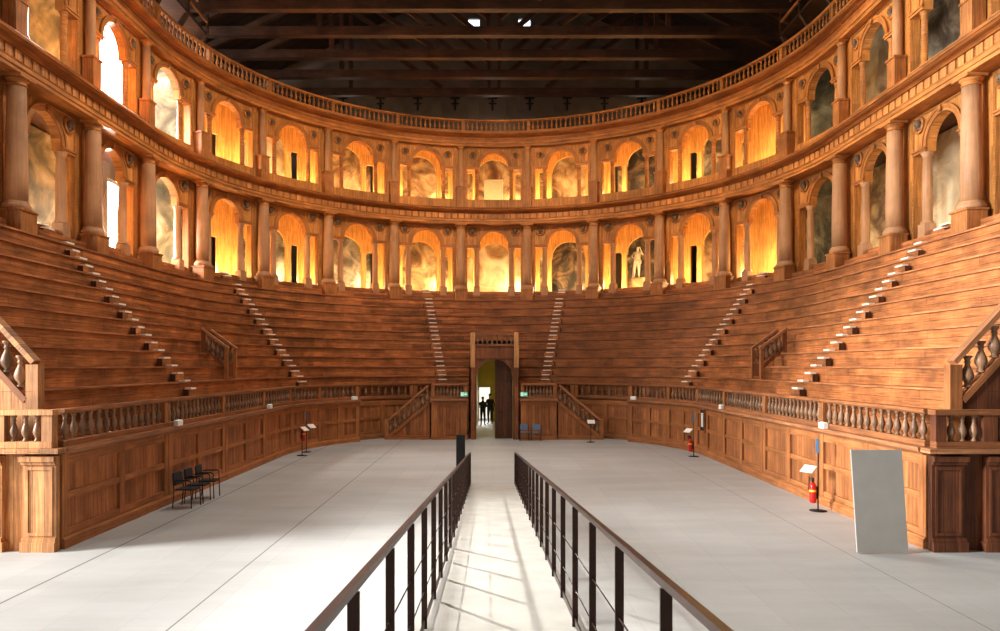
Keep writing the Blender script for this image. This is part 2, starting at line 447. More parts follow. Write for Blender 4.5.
wall_with_holes('wall_right', rk, -8, HY, 0, HZ, [], M_wall)
GW = [(-1.62, -.92, 24.75, 25.5), (1.55, 2.3, 24.75, 25.5)]
wall_with_holes('wall_end', ek, -HX, HX, 0, 28.5, [(-.98, -.2, 0.0, 2.15)] + GW, M_wall)
n_win = 1
for (a0, a1, z0, z1) in WIN_L:
    w = empty('window_%d' % n_win, (-HX - .2, (a0 + a1) / 2, z0)); struct(w, 'bright daylit window behind the left loggia'); n_win += 1
    ha = (a1 - a0) / 2
    MB().poly([(0, -ha, 0), (0, ha, 0), (0, ha, z1 - z0), (0, -ha, z1 - z0)]).build('pane', M_glass, w)
    f = MB()
    for (y0, y1, q0, q1) in ((-ha, -ha + .08, 0, z1 - z0), (ha - .08, ha, 0, z1 - z0), (-ha + .08, ha - .08, 0, .08), (-ha + .08, ha - .08, z1 - z0 - .08, z1 - z0), (-.025, .025, .08, z1 - z0 - .08)):
        f.box(.02, .08, y0, y1, q0, q1)
    f.build('window_frame', M_stone, w)
for (a0, a1, z0, z1) in GW:
    w = empty('window_%d' % n_win, ((a0 + a1) / 2, HY + .2, z0)); struct(w, 'small bright opening high in the end gable'); n_win += 1
    ha = (a1 - a0) / 2
    MB().poly([(-ha, 0, 0), (ha, 0, 0), (ha, 0, z1 - z0), (-ha, 0, z1 - z0)]).build('pane', M_glass2, w)
# roof
RZ = 28.5
mb = MB()
for s in (-1, 1):
    mb.poly([(s * (HX + .6), -8, HZ), (0, -8, RZ), (0, HY + .5, RZ), (s * (HX + .6), HY + .5, HZ)])
struct(mb.build('ceiling', M_roofb), 'dark boarded underside of the pitched roof')
# ------------------------------------------------------------------ balusters and rails
BAL = [(.05, 0), (.05, .03), (.03, .05), (.036, .09), (.062, .15), (.07, .21), (.055, .29), (.033, .37), (.026, .42), (.04, .44), (.026, .46), (.034, .5), (.05, .53), (.05, .56)]
def baluster_mesh(h, k=1.0, seg=10, mat=None):
    return MB().lathe([(r * k, z * h / .56) for r, z in BAL], seg=seg).mesh('baluster', mat or M_bal)
ME_bal = baluster_mesh(.50, 1.08)
ME_balu = baluster_mesh(.52, .95, 8, M_facu)
ME_balp = baluster_mesh(.42, 1.0)
ME_balk = baluster_mesh(.56, 1.3, 10)
ME_balr = baluster_mesh(.62, 1.7, 12)

# ------------------------------------------------------------------ arena podium and balustrade
def straight_panel(root, W, z1, o=0, nrow=2, mids=1, matf=None, mate=None):
    """framed plank panel in local x 0..W, face at y = o"""
def podium(u0, u1, r, label, ledge=True):
    u0 += .002; u1 -= .002
    um = (u0 + u1) / 2
    x, y = P(um, r); o = (x, y, 0)
    t = empty('podium_panel', (x, y, 0), 0, label, 'wall panel', 'framed plank panels of the arena wall')
    us = urange(u0, u1)
    e = .055
    MB().sweep([(r + .07, .16), (r + .07, 1.84), (r + .2, 1.84), (r + .2, .16)], us, True, True, o).build('plank_field', M_pod, t)
    MB().sweep([(r - .05, 0), (r - .05, .17), (r - .01, .22), (r + .06, .22), (r + .06, 0)], us, True, True, o).build('plinth', M_podf, t)
    fr = MB()
    for a, b in ((.225, .36), (.93, 1.06), (1.60, 1.84)):
        fr.sweep([(r + .02, a), (r + .02, b), (r + .068, b), (r + .068, a)], us, True, True, o)
    fr.build('frame_rail', M_podf, t)
    du = e / (r / RC if abs(um) < NB else 1)
    for (a, b) in ((u0 + .002, u0 + du), (um - du * .5, um + du * .5), (u1 - du, u1 - .002)):
        if b - a < .2:
            st = MB().sweep([(r + .008, .225), (r + .008, 1.84), (r + .066, 1.84), (r + .066, .225)], [a, b], True, True, o)
            st.build('stile', M_podv, t)
    if ledge:
        MB().sweep([(r - .03, 1.80), (r - .14, 1.87), (r - .16, 1.95), (r + .30, 1.95), (r + .30, 1.86), (r + .06, 1.86)], us, True, True, o).build('ledge', M_ledge, t)
    return t
def balustrade(u0, u1, r, z0, n, label, h=.72, group='turned balustrade sections of the arena wall', posts=(True, False), mesh=None, mats=None, grey=None):
    u0 += .002; u1 -= .002
    um = (u0 + u1) / 2
    x, y = P(um, r); o = (x, y, z0)
    t = empty('balustrade', (x, y, z0), 0, label, 'balustrade', group)
    us = urange(u0, u1)
    mr = mats or M_rail
    hb = .12; ht = h - .10
    MB().sweep([(r - .09, z0), (r - .09, z0 + hb - .02), (r - .07, z0 + hb), (r + .09, z0 + hb), (r + .09, z0)], us, True, True, o).build('bottom_rail', mr, t)
    MB().sweep([(r - .07, z0 + ht), (r - .11, z0 + ht + .04), (r - .11, z0 + h), (r + .11, z0 + h), (r + .11, z0 + ht)], us, True, True, o).build('handrail', mr, t)
    def dd(q): return .10 / (S * r / RC if abs(q) < NB else S)
    d = dd(um)
    for (on, uu) in ((posts[0], u0 + dd(u0)), (posts[1], u1 - dd(u1))):
        if on:
            px, py = P(uu, r)
            MB().box(-.09, .09, -.085, .085, hb, ht).build('post', M_podv if mats is None else mats, t, (px - x, py - y, 0), -ang(uu))
    a0 = u0 + (2.2 * d if posts[0] else .4 * d); a1 = u1 - (2.2 * d if posts[1] else .4 * d)
    me = mesh or ME_bal
    for i in range(n):
        uu = a0 + (a1 - a0) * (i + .5) / n
        px, py = P(uu, r)
        link_mesh('baluster', me, t, (px - x, py - y, hb), -ang(uu))
    return t

def lab_sec(i, s): return '%s section from the doorway on the %s side' % (ORD[i], 'right' if s > 0 else 'left')
for s in (-1, 1):
    side = 'right' if s > 0 else 'left'
    edges = [3, 4, 5, 6, 7, 8, 9.175]
    for i in range(len(edges) - 1):
        a, b = edges[i], edges[i + 1]
        u0, u1 = (a, b) if s > 0 else (-b, -a)
        podium(u0, u1, RA, 'framed plank arena wall panel under the balustrade, %s from the %s door stair' % (ORD[i + 1], side))
        if b > 9: u0, u1 = (a, 9.16) if s > 0 else (-9.16, -a)
        balustrade(u0, u1, RA + .1, Z_LEDGE + .005, 8 if b <= 5 else (11 if b <= 6 else 14), 'brown turned-baluster railing on the arena wall ledge, %s section from the %s door stair' % (ORD[i + 1], side), posts=(True, False) if s > 0 else (False, True))
    # recessed wall behind the door stairs
    u_in = asin(1.28 / 8.85) / DL
    es = [u_in, 1.65, 2.98]
    for i in range(2):
        u0, u1 = (es[i], es[i + 1]) if s > 0 else (-es[i + 1], -es[i])
        podium(u0, u1, 8.80, 'recessed plank wall panel behind the %s door %s' % (side, 'balcony' if i == 0 else 'stair'), ledge=False)
        balustrade(u0, u1, 8.87, Z_LEDGE - .02, 7 if i == 0 else 8, 'turned-baluster railing on the recessed wall behind the %s door %s' % (side, 'balcony' if i == 0 else 'stair'), posts=(True, True))
    # short return between recessed wall and arena wall
    x0, y0 = P(3 * s, RA + .02); x1, y1 = P(3 * s, 8.84)
    ret = MB().bar((0, 0, .92), (x1 - x0, y1 - y0, .92), .05, 1.83).build('wall_return', M_podv, None, (P(2.985 * s, RA + .02)[0], P(2.985 * s, RA + .02)[1], .02))
    struct(ret)
# walkway behind the balustrade
wk = MB()
for s in (-1, 1):
    us = urange(3, UE) if s > 0 else urange(-UE, -3)
    wk.sweep([(RA + .21, Z_LEDGE - .1), (9.12, Z_LEDGE - .1)], us)
    us = urange(.9, 3) if s > 0 else urange(-3, -.9)
    wk.sweep([(8.85, Z_LEDGE - .12), (9.12, Z_LEDGE - .12)], us)
struct(wk.build('floor_walkway', M_tread), 'narrow board walkway between balustrade and lowest tier')

# ------------------------------------------------------------------ seating tiers
N_SPLIT = 6
tier_words = ['lowest', 'second', 'third', 'fourth', 'fifth', 'sixth', 'seventh', 'eighth', 'ninth', 'tenth', 'topmost']
for k in range(N_TIER):
    r, z = tr(k), tz(k); zb = tz(k - 1) if k else Z_LEDGE - .1
    rn = tr(k + 1) if k < N_TIER - 1 else 13.42
    prof = [(r, zb + .004), (r, z - .055)]
    prof2 = [(r - .002, z - .05), (r - .065, z - .045), (r - .07, z), (rn - .004, z)]
    gap = asin(1.30 / r) / DL
    spans = [(-UE, -gap, 'left'), (gap, UE, 'right')] if k < N_SPLIT else [(-UE, UE, '')]
    for (u0, u1, sd) in spans:
        lb = '%s curved wooden seating step %s' % (tier_words[k], ('on the %s half, from the doorway to the %s end' % (sd, sd)) if sd else 'running round the whole horseshoe')
        o = MB().sweep(prof, urange(u0, u1), v0=.02 + random.random() * .01).build('seating_tier', M_tier)
        MB().sweep(prof2, urange(u0, u1)).build('tread', M_tread, o)
        tag(o, lb + (' under the loggia' if k == N_TIER - 1 else ''), 'seating tier', 'curved wooden seating tiers')

# aisle stairs
AISLE = [(-7, 'near the left end'), (-4, 'left of the statues'), (-1, 'just left of the doorway'), (1, 'just right of the doorway'), (4, 'in the right half'), (7, 'near the right end')]
for u, w in [(-7, 'outermost on the left, near the left end'), (-4, 'middle one on the left'), (-1, 'first one left of the doorway'), (1, 'first one right of the doorway'), (4, 'middle one on the right'), (7, 'outermost on the right, near the right end')]:
    x, y = P(u, tr(0))
    t = empty('aisle_stair', (x, y, Z_LEDGE - .1), -ang(u), 'steep aisle stair with white step edges, %s' % w, 'stair', 'white-edged aisle stairs')
    for k in range(0, N_TIER + 1):
        z = (tz(k) if k < N_TIER else 7.55 + .28) - (Z_LEDGE - .1); zb = (tz(k - 1) if k else Z_LEDGE - .1) - (Z_LEDGE - .1)
        if k == N_TIER: zb = 7.55 - (Z_LEDGE - .1)
        d = (tr(k) if k < N_TIER else 13.9) - tr(0)
        zm = (z + zb) / 2
        if k == 0 and abs(u) == 1: continue
        st = MB().box(-.3, .3, d - .24, d - .075, zb + .008, zm).build('step', M_tier, t)
        for sx in (-1, 1): MB().box(sx * .307 - .005, sx * .307 + .005, d - .24, d - .075, zb + .008, zm).build('side_shade', M_door, st)  # thin dark sheets painting the unlit sides of the steps
        MB().box(-.2, .2, d - .26, d - .075, zm + .003, zm + .055).build('tread_edge', M_white, st)
        MB().box(-.2, .2, d - .08, d + .10, z + .004, z + .055).build('tread_edge', M_white, t)

# ------------------------------------------------------------------ loggia: steps, floors, ceilings
Z1 = 7.83; Z2 = 12.95
us_all = urange(-9.3, 9.3)
gs = MB(); gs.sweep([(13.425, 7.2), (13.425, 7.55), (13.905, 7.55), (13.905, 7.83)], us_all)
struct(gs.build('floor_loggia_step', M_tier), 'top step in front of the lower loggia')
gf = MB(); gf.sweep([(13.91, Z1), (HX - .02, Z1)], us_all)
for s in (-1, 1):
    gf.poly([(0, CY + 16, Z1 - .01), (0, HY, Z1 - .01), (s * HX, HY, Z1 - .01), (s * HX, CY, Z1 - .01), (s * 11, CY + 11, Z1 - .01)])
struct(gf.build('floor_lower_loggia', M_gal), 'boarded floor of the lower loggia')
g2 = MB(); g2.sweep([(14.02, 12.06), (HX - .02, 12.06), (HX - .02, Z2), (14.02, Z2)], urange(-4.6, 4.6), True, True)
g2.sweep([(16.37, Z2 - .05), (17.1, Z2 - .05), (17.1, Z2), (16.37, Z2)], urange(-4.2, 4.2), True)
struct(g2.build('floor_upper_loggia', M_galc), 'boarded ceiling between lower and upper loggia')
g3 = MB(); g3.sweep([(13.72, 16.6), (HX - .02, 16.6), (HX - .02, 16.8), (13.72, 16.8)], urange(-4.6, 4.6), True, True)
struct(g3.build('ceiling_upper_loggia', M_galc), 'boarded ceiling of the upper loggia')
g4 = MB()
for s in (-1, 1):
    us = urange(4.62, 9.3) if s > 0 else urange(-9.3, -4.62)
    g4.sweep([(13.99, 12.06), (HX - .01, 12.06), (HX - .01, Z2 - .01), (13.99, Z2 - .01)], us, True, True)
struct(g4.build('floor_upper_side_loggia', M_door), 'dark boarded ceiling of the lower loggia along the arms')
for s in (-1, 1):
    for (z0, z1) in ((Z1 + .01, 12.05), (Z2 + .01, 16.58)):
        x0, y0 = P(s * 4.6, 14.15); x1, y1 = P(s * 4.6, 15.85)
        struct(MB().bar((0, 0, 0), (x1 - x0, y1 - y0, 0), .12, z1 - z0).build('wall_light_stop', M_fr[4], None, (x0, y0, (z0 + z1) / 2)))  # added walls that keep warm gallery light out of the arms

# big columns
def lower_column_meshes():
    ped = MB().box(-.35, .35, -.35, .22, .0, .56); ped.box(-.39, .39, -.39, .24, .56, .62)
    base = MB().lathe([(.36, .62), (.36, .68), (.37, .72), (.35, .76), (.31, .78), (.32, .82), (.29, .85)], seg=24)
    sh = MB().lathe([(.275, .853), (.28, 1.6), (.268, 2.6), (.245, 3.6), (.238, 4.08)], seg=24)
    cap = MB().lathe([(.26, 4.083), (.26, 4.12), (.235, 4.13), (.235, 4.19), (.28, 4.24), (.32, 4.28)], seg=24)
    cap.box(-.34, .34, -.34, .25, 4.28, 4.37)
    return [('pedestal', ped.mesh('pedestal', M_ped)), ('column_base', base.mesh('column_base', M_shaft)), ('shaft', sh.mesh('shaft', M_shaft)), ('capital', cap.mesh('capital', M_facu))]
LC = lower_column_meshes()
def upper_column_meshes():
    ped = MB().box(-.24, .24, -.22, .17, 0, 1.19); ped.box(-.28, .28, -.26, .17, 1.19, 1.26)
    sh = MB().lathe([(.19, 1.26), (.19, 1.32), (.155, 1.35), (.158, 2.1), (.14, 3.35)], seg=18)
    cap = MB().lathe([(.16, 3.352), (.14, 3.39), (.15, 3.44), (.19, 3.49)], seg=18); cap.box(-.2, .2, -.2, .17, 3.49, 3.58)
    return [('pedestal', ped.mesh('pedestal', M_ped)), ('shaft', sh.mesh('shaft', M_shaft)), ('capital', cap.mesh('capital', M_facu))]
UC = upper_column_meshes()
ks = [s * (i + .5) for s in (1, -1) for i in range(9)]
for k in ks:
    x, y = P(k, RC)
    t = empty('loggia_column', (x, y, 7.256), -ang(k), 'large round column on a wooden pedestal in the lower loggia, %s' % side_col(k), 'column', 'large columns of the lower loggia')
    for n, me in LC: link_mesh(n, me, t)
    x, y = P(k, 13.48)
    t = empty('upper_column', (x, y, 12.53), -ang(k), 'slim half column on a tall pedestal in the upper loggia, %s' % side_col(k), 'column', 'slim columns of the upper loggia')
    for n, me in UC: link_mesh(n, me, t)

# arcade bays
def bay_meshes(cv, upper):
    mp = curved(13.7 if upper else 13.8) if cv else flat
    n = 6 if cv else 1
    out = {}
    hw = S / 2 - .004
    if not upper:
        z0, lint, top, r, zs, a_in, a_out, zr, ar = 7.556, 10.36, 11.625, .80, 10.52, .80, 1.50, 11.30, 1.2
    else:
        z0, lint, top, r, zs, a_in, a_out, zr, ar = 13.13, 14.88, 16.12, .80, 15.04, .80, 1.50, 15.68, 1.2
    w = MB()
    w.cbox(mp, -hw, -a_out, 0, .3, z0, top, 1); w.cbox(mp, a_out, hw, 0, .3, z0, top, 1)
    w.arch(mp, -a_out, a_out, .02, .3, lint, top, r, zs)
    if upper: w.cbox(mp, -hw, hw, -.03, .27, 12.505, 13.13, n)
    out['wall_panel'] = [w.mesh('wall_panel', M_fac)]
    av = MB().ring(mp, r + .005, r + .2, -.045, .018, zs); av.ring(mp, r + .14, r + .22, -.075, -.046, zs)
    out['archivolt'] = [av.mesh('archivolt', M_facu)]
    ky = MB().cbox(mp, -.07, .07, -.13, -.078, zs + r + .02, zs + r + .2)
    out['keystone'] = [ky.mesh('keystone', M_facu)]
    im = []
    for s in (-1, 1):
        q = MB(); b = sorted((s * (r + .01), s * a_out)); q.cbox(mp, b[0], b[1], -.05, .018, lint + .0, lint + .13, 2)
        b = sorted((s * (r - .02), s * (a_out + .03))); q.cbox(mp, b[0], b[1], -.09, -.051, lint + .08, lint + .14, 2)
        im.append(q.mesh('impost', M_facu))
    out['impost'] = im
    sc = []
    for s in (-1, 1):
        c = MB(); p = mp(s * .97, .12, 0)
        H = lint - z0
        if not upper:
            c.box(p[0] - .19, p[0] + .19, p[1] - .2, p[1] + .17, z0, z0 + .5)
            zz = z0 + .5; rr = .15
        else: zz = z0 + .004; rr = .105
        hh = lint - .004 - zz
        c.lathe([(rr * 1.3, 0), (rr * 1.3, .07), (rr, .1), (rr * 1.02, hh * .5), (rr * .88, hh - .16), (rr * 1.1, hh - .14), (rr * .92, hh - .11), (rr * 1.3, hh - .05), (rr * 1.3, hh)], p[0], p[1], zz, 14)
        sc.append(c.mesh('small_column', M_shaft if not upper else M_facu))
    out['small_column'] = sc
    rd, hd = [], []
    rr = .25 if not upper else .2
    for s in (-1, 1):
        q = MB().disc(mp, s * ar, zr, [(rr * 1.12, .018), (rr * 1.12, -.05), (rr * .92, -.08), (rr * .78, -.04), (rr * .74, .01)])
        rd.append(q.mesh('roundel', M_facu))
        h = MB(); b = len(h.v)
        h.ellipsoid((0, 0, 0), (rr * .42, .12, rr * .56), 10, 8); h.ellipsoid((0, .0, -rr * .5), (rr * .46, .06, rr * .2), 10, 6); h.ellipsoid((0, -.03, rr * .18), (rr * .5, .1, rr * .46), 10, 6); h.ellipsoid((0, -.12, -rr * .08), (rr * .1, .04, rr * .14), 6, 4)
        p = mp(s * ar, -.03, zr); th = s * ar / RC if cv else 0
        h.v = [(p[0] + a * cos(th) + d * sin(th), p[1] - a * sin(th) + d * cos(th), zr + c) for a, d, c in h.v]
        hd.append(h.mesh('carved_head', M_head))
    out['roundel'] = rd; out['carved_head'] = hd
    pf = MB()
    for s in (-1, 1):
        b = sorted((s * (a_out + .01), s * (a_out + .09)))
        pf.cbox(mp, b[0], b[1], -.02, -.002, z0 + .02, top - .08)
    pf.cbox(mp, -a_out - .09, a_out + .09, -.02, -.002, top - .07, top - .004, n)
    out['panel_moulding'] = [pf.mesh('panel_moulding', M_facu)]
    return out
BM = {(cv, up): bay_meshes(cv, up) for cv in (False, True) for up in (False, True)}
for up in (False, True):
    for u in range(-8, 9):
        x, y = P(u, 13.7 if up else 13.8)
        t = empty('upper_arcade_bay' if up else 'lower_arcade_bay', (x, y, 0), -ang(u),
                  '%s loggia archway with side openings and two head medallions, %s' % ('upper' if up else 'lower', side_bay(u)), 'archway', '%s loggia archways' % ('upper' if up else 'lower'))
        t.location.z = 0
        for n, mes in BM[(abs(u) <= 5, up)].items():
            if n in ('roundel', 'carved_head'): continue
            for me in mes: link_mesh(n, me, t)
        B = BM[(abs(u) <= 5, up)]
        for me, me2 in zip(B['roundel'], B['carved_head']):
            q = link_mesh('roundel', me, t); link_mesh('carved_head', me2, q)

# entablatures
uN = 9.3
us = urange(-uN, uN)
t = empty('entablature', (0, CY, 11.64), 0, 'continuous moulded wooden entablature with block frieze between lower and upper loggia', 'entablature')
o = (0, CY, 11.64)
MB().sweep([(13.98, 11.635), (13.14, 11.635), (13.14, 11.74), (13.10, 11.75), (13.10, 11.86), (13.06, 11.90), (13.98, 11.90)], us, True, True, o).build('architrave', M_facu, t)
MB().sweep([(13.69, 11.905), (13.13, 11.905), (13.13, 12.20), (13.69, 12.20)], us, True, True, o).build('frieze', M_corn, t)
MB().sweep([(13.98, 12.205), (13.05, 12.205), (12.98, 12.26), (12.84, 12.29), (12.74, 12.36), (12.72, 12.43), (12.78, 12.48), (12.95, 12.50), (13.98, 12.50)], us, True, True, o).build('cornice', M_corn, t)
tb = MB()
for i in range(-92, 93):
    u = i * .1
    if abs(u) > uN - .1: continue
    w = .036
    tb.sweep([(13.125, 11.915), (13.10, 11.915), (13.10, 12.195), (13.125, 12.195)], [u - w, u + w], True, True, o)
tg = tb.build('frieze_block', M_trig, t); tg['kind'] = 'stuff'
t = empty('upper_entablature', (0, CY, 16.1), 0, 'continuous wooden cornice crowning the upper loggia below the top balustrade', 'entablature')
o = (0, CY, 16.1)
MB().sweep([(13.70, 16.125), (13.38, 16.125), (13.38, 16.24), (13.33, 16.26), (13.33, 16.40), (13.70, 16.40)], us, True, True, o).build('architrave', M_facu, t)
MB().sweep([(13.70, 16.405), (13.36, 16.405), (13.36, 16.62), (13.70, 16.62)], us, True, True, o).build('frieze', M_corn, t)
MB().sweep([(13.70, 16.625), (13.30, 16.625), (13.2, 16.67), (13.02, 16.69), (12.97, 16.73), (12.97, 16.77), (13.0, 16.79), (13.70, 16.79)], us, True, True, o).build('cornice', M_corn, t)
for i in range(-9, 9):
    u0, u1 = i + .5, i + 1.5
    if u1 > 8.6: continue
    c = i + 1
    balustrade(u0, u1, 13.13, 16.80, 13, 'wooden top balustrade over the upper loggia, %s' % side_bay(c), h=.74, group='top balustrade sections', posts=(True, False), mesh=ME_balu, mats=M_facu)

# ------------------------------------------------------------------ inside the loggia
def inner_bay(up):
    mp = curved(15.9); w = MB(); hw = S / 2 * 15.9 / RC
    hw = S / 2 - .004
    z0, top = (Z1 + .005, 12.05) if not up else (Z2 + .005, 16.59)
    lint = z0 + 2.3; zs = lint + .02
    w.cbox(mp, -hw, -1.48, 0, .16, z0, top); w.cbox(mp, 1.48, hw, 0, .16, z0, top)
    w.arch(mp, -1.48, 1.48, 0, .16, lint, top, .82, zs)
    ps = []
    for s in (-1, 1):
        q = mp(s * .98, .08, 0); p = MB()
        p.box(q[0] - .13, q[0] + .13, q[1] - .1, q[1] + .1, z0, lint - .12); p.box(q[0] - .17, q[0] + .17, q[1] - .13, q[1] + .13, lint - .12, lint - .004); ps.append(p.mesh('pilaster', M_gal))
    return w.mesh('plank_wall', M_gal), ps
def inner_solid(up):
    mp = curved(15.9); hw = S / 2 - .004
    z0, top = (Z1 + .005, 12.05) if not up else (Z2 + .005, 16.59)
    w = MB(); w.cbox(mp, -hw, .55, 0, .16, z0, top, 4); w.cbox(mp, 1.25, hw, 0, .16, z0, top, 1); w.cbox(mp, .55, 1.25, 0, .16, z0 + 2.1, top, 1)
    return w.mesh('plank_wall', M_gal)
IB = {up: inner_bay(up) for up in (False, True)}; IS = {up: inner_solid(up) for up in (False, True)}
def fresco_panel(w, z, zs):
    mb = MB(); pts = [(-w, 0, 0), (w, 0, 0)]
    for i in range(17):
        t = pi * i / 16; pts.append((w * cos(t), 0, zs + w * sin(t) * .7))
    mb.poly(pts)
    b = len(pts); mb.poly([(x, .05, zz) for x, y, zz in pts])
    for i in range(b):
        mb.poly([pts[i], pts[(i + 1) % b], (pts[(i + 1) % b][0], .05, pts[(i + 1) % b][2]), (pts[i][0], .05, pts[i][2])])
    return mb
fr_desc = ['cream sky', 'ochre and cream figure', 'grey and buff', 'dark brown and cream', 'dull green and cream']
def frsel(u, up):
    lo = {0: 0, 1: 3, -1: 1, 2: 3, -2: 2, 3: 1, -3: 2, 4: 0, -4: 0, 5: 2, -5: 2, 6: 4, -6: 4, 7: 0, -7: 1, 8: 2, -8: 2}
    hi = {0: 1, 1: 1, -1: 1, 2: 3, -2: 1, 3: 2, -3: 0, 4: 2, -4: 1, 5: 4, -5: 2, 6: 4, -6: 0, 7: 2, -7: 4, 8: 2, -8: 2}
    return (hi if up else lo)[u]
for up in (False, True):
    zf = Z2 if up else Z1
    wl = 'upper' if up else 'lower'
    for u in range(-4, 5):
        x, y = P(u, 15.9)
        t = empty('inner_arcade_bay', (x, y, 0), -ang(u), 'orange lit plank wall inside the %s loggia, %s' % (wl, side_bay(u)), 'plank wall', 'plank walls inside the loggia')
        if abs(u) == 4: link_mesh('plank_wall', IS[up], t)
        else:
            link_mesh('plank_wall', IB[up][0], t); [link_mesh('pilaster', q, t) for q in IB[up][1]]
        f = frsel(u, up)
        x, y = P(u, 16.75 if u != 2 or up else 18.0)
        pm = fresco_panel(1.95, 0, 2.2 if up else 2.6).build('fresco', M_fr[f], None, (x, y, zf + .004), -ang(u))
        tag(pm, 'arched %s painting inside the %s loggia, %s' % (fr_desc[f], wl, side_bay(u)), 'painting', 'wall paintings behind the loggia')
    for sd in (-1, 1):
        for q in range(6):
            if up and q == 5: continue
            y0 = 12.5 + q * 3.78; y1 = y0 + 3.76
            if sd < 0 and q == 4: y1 = 28.2
            if sd < 0 and q == 5: y0 = 32.75; y1 = 35.6
            u = sd * max(5, 8 - max(0, q - 1))
            f = [[3, 4, 2, 0, 1, 2], [2, 1, 4, 2, 0, 4]][int(up)][q] if sd > 0 else [[2, 3, 4, 4, 2, 3], [3, 2, 3, 4, 2, 0]][int(up)][q]
            hh = (4.15 if not up else 6.4); w_ = (y1 - y0) / 2
            pm = MB().box(-w_, w_, 0, .05, 0, hh).build('fresco', M_fr[f], None, (sd * (HX - .07), (y0 + y1) / 2, zf + .004), -sd * pi / 2)
            tag(pm, 'faded %s painting, %s side wall of %s loggia, %s from the stage' % (fr_desc[f], 'right' if sd > 0 else 'left', wl, ORD[q + 1]), 'painting', 'wall paintings behind the loggia')
            if q < 5:
                # painted dado frame and niche at the foot of each wall painting
                fr_ = MB(); fr_.box(-w_ + .1, w_ - .1, -.03, -.002, .55, .63); fr_.box(-.5, .5, -.03, -.002, .08, .5)
                fr_.build('painted_dado', M_stone, pm)
# pale door in the middle of the upper loggia
t = empty('pale_door', (-.02, CY + 16.62, Z2 + .004), 0, 'plain pale green door behind the centre arch of the upper loggia', 'door')
MB().box(-.5, .5, 0, .06, 0, 2.05).build('door_leaf', M_pale, t)
f = MB(); f.box(-.58, -.51, -.01, .08, 0, 2.12); f.box(.51, .58, -.01, .08, 0, 2.12); f.box(-.51, .51, -.01, .08, 2.06, 2.12)
f.build('door_frame', M_stone, t)
# exit signs
def exit_sign(x, y, z, rz, label, w=.34, h=.2):
    t = empty('exit_sign', (x, y, z), rz, label, 'sign', 'green exit signs')
    MB().box(-w / 2, w / 2, 0, .02, 0, h).build('sign_board', M_green, t)
    g = MB()
    g.box(-w * .42, -w * .08, -.006, -.001, h * .12, h * .88)
    g.poly([(w * .02, -.006, h * .5), (w * .2, -.006, h * .8), (w * .2, -.006, h * .2)]); g.box(w * .2, w * .42, -.006, -.001, h * .4, h * .6)
    g.build('pictogram', M_pict, t)
    r = MB(); r.ellipsoid((-w * .22, -.008, h * .72), (.018, .003, .018), 8, 4); r.bar((-w * .24, -.008, h * .6), (-w * .28, -.008, h * .38), .03, .004); r.bar((-w * .28, -.008, h * .38), (-w * .18, -.008, h * .2), .02, .004); r.bar((-w * .28, -.008, h * .38), (-w * .36, -.008, h * .22), .02, .004)
    r.build('running_figure', M_green, t)
def gal_sign(u, a, lab):
    x, y = P(u + a, 15.87); exit_sign(x, y, Z1 + 2.05, -ang(u + a), lab)
gal_sign(-4, -.05, 'small green exit sign on the plank wall, lower loggia left of the centre')
x, y = P(2 - .56, 15.87)
exit_sign(x, y, Z1 + 1.1, -ang(1.44), 'small green exit sign beside a column, lower loggia right of the centre', .25, .25)
exit_sign(-1.42, 33.86, 2.06, 0, 'small green exit sign on the railing just left of the doorway')
exit_sign(1.42, 33.86, 2.06, 0, 'small green exit sign on the railing just right of the doorway')

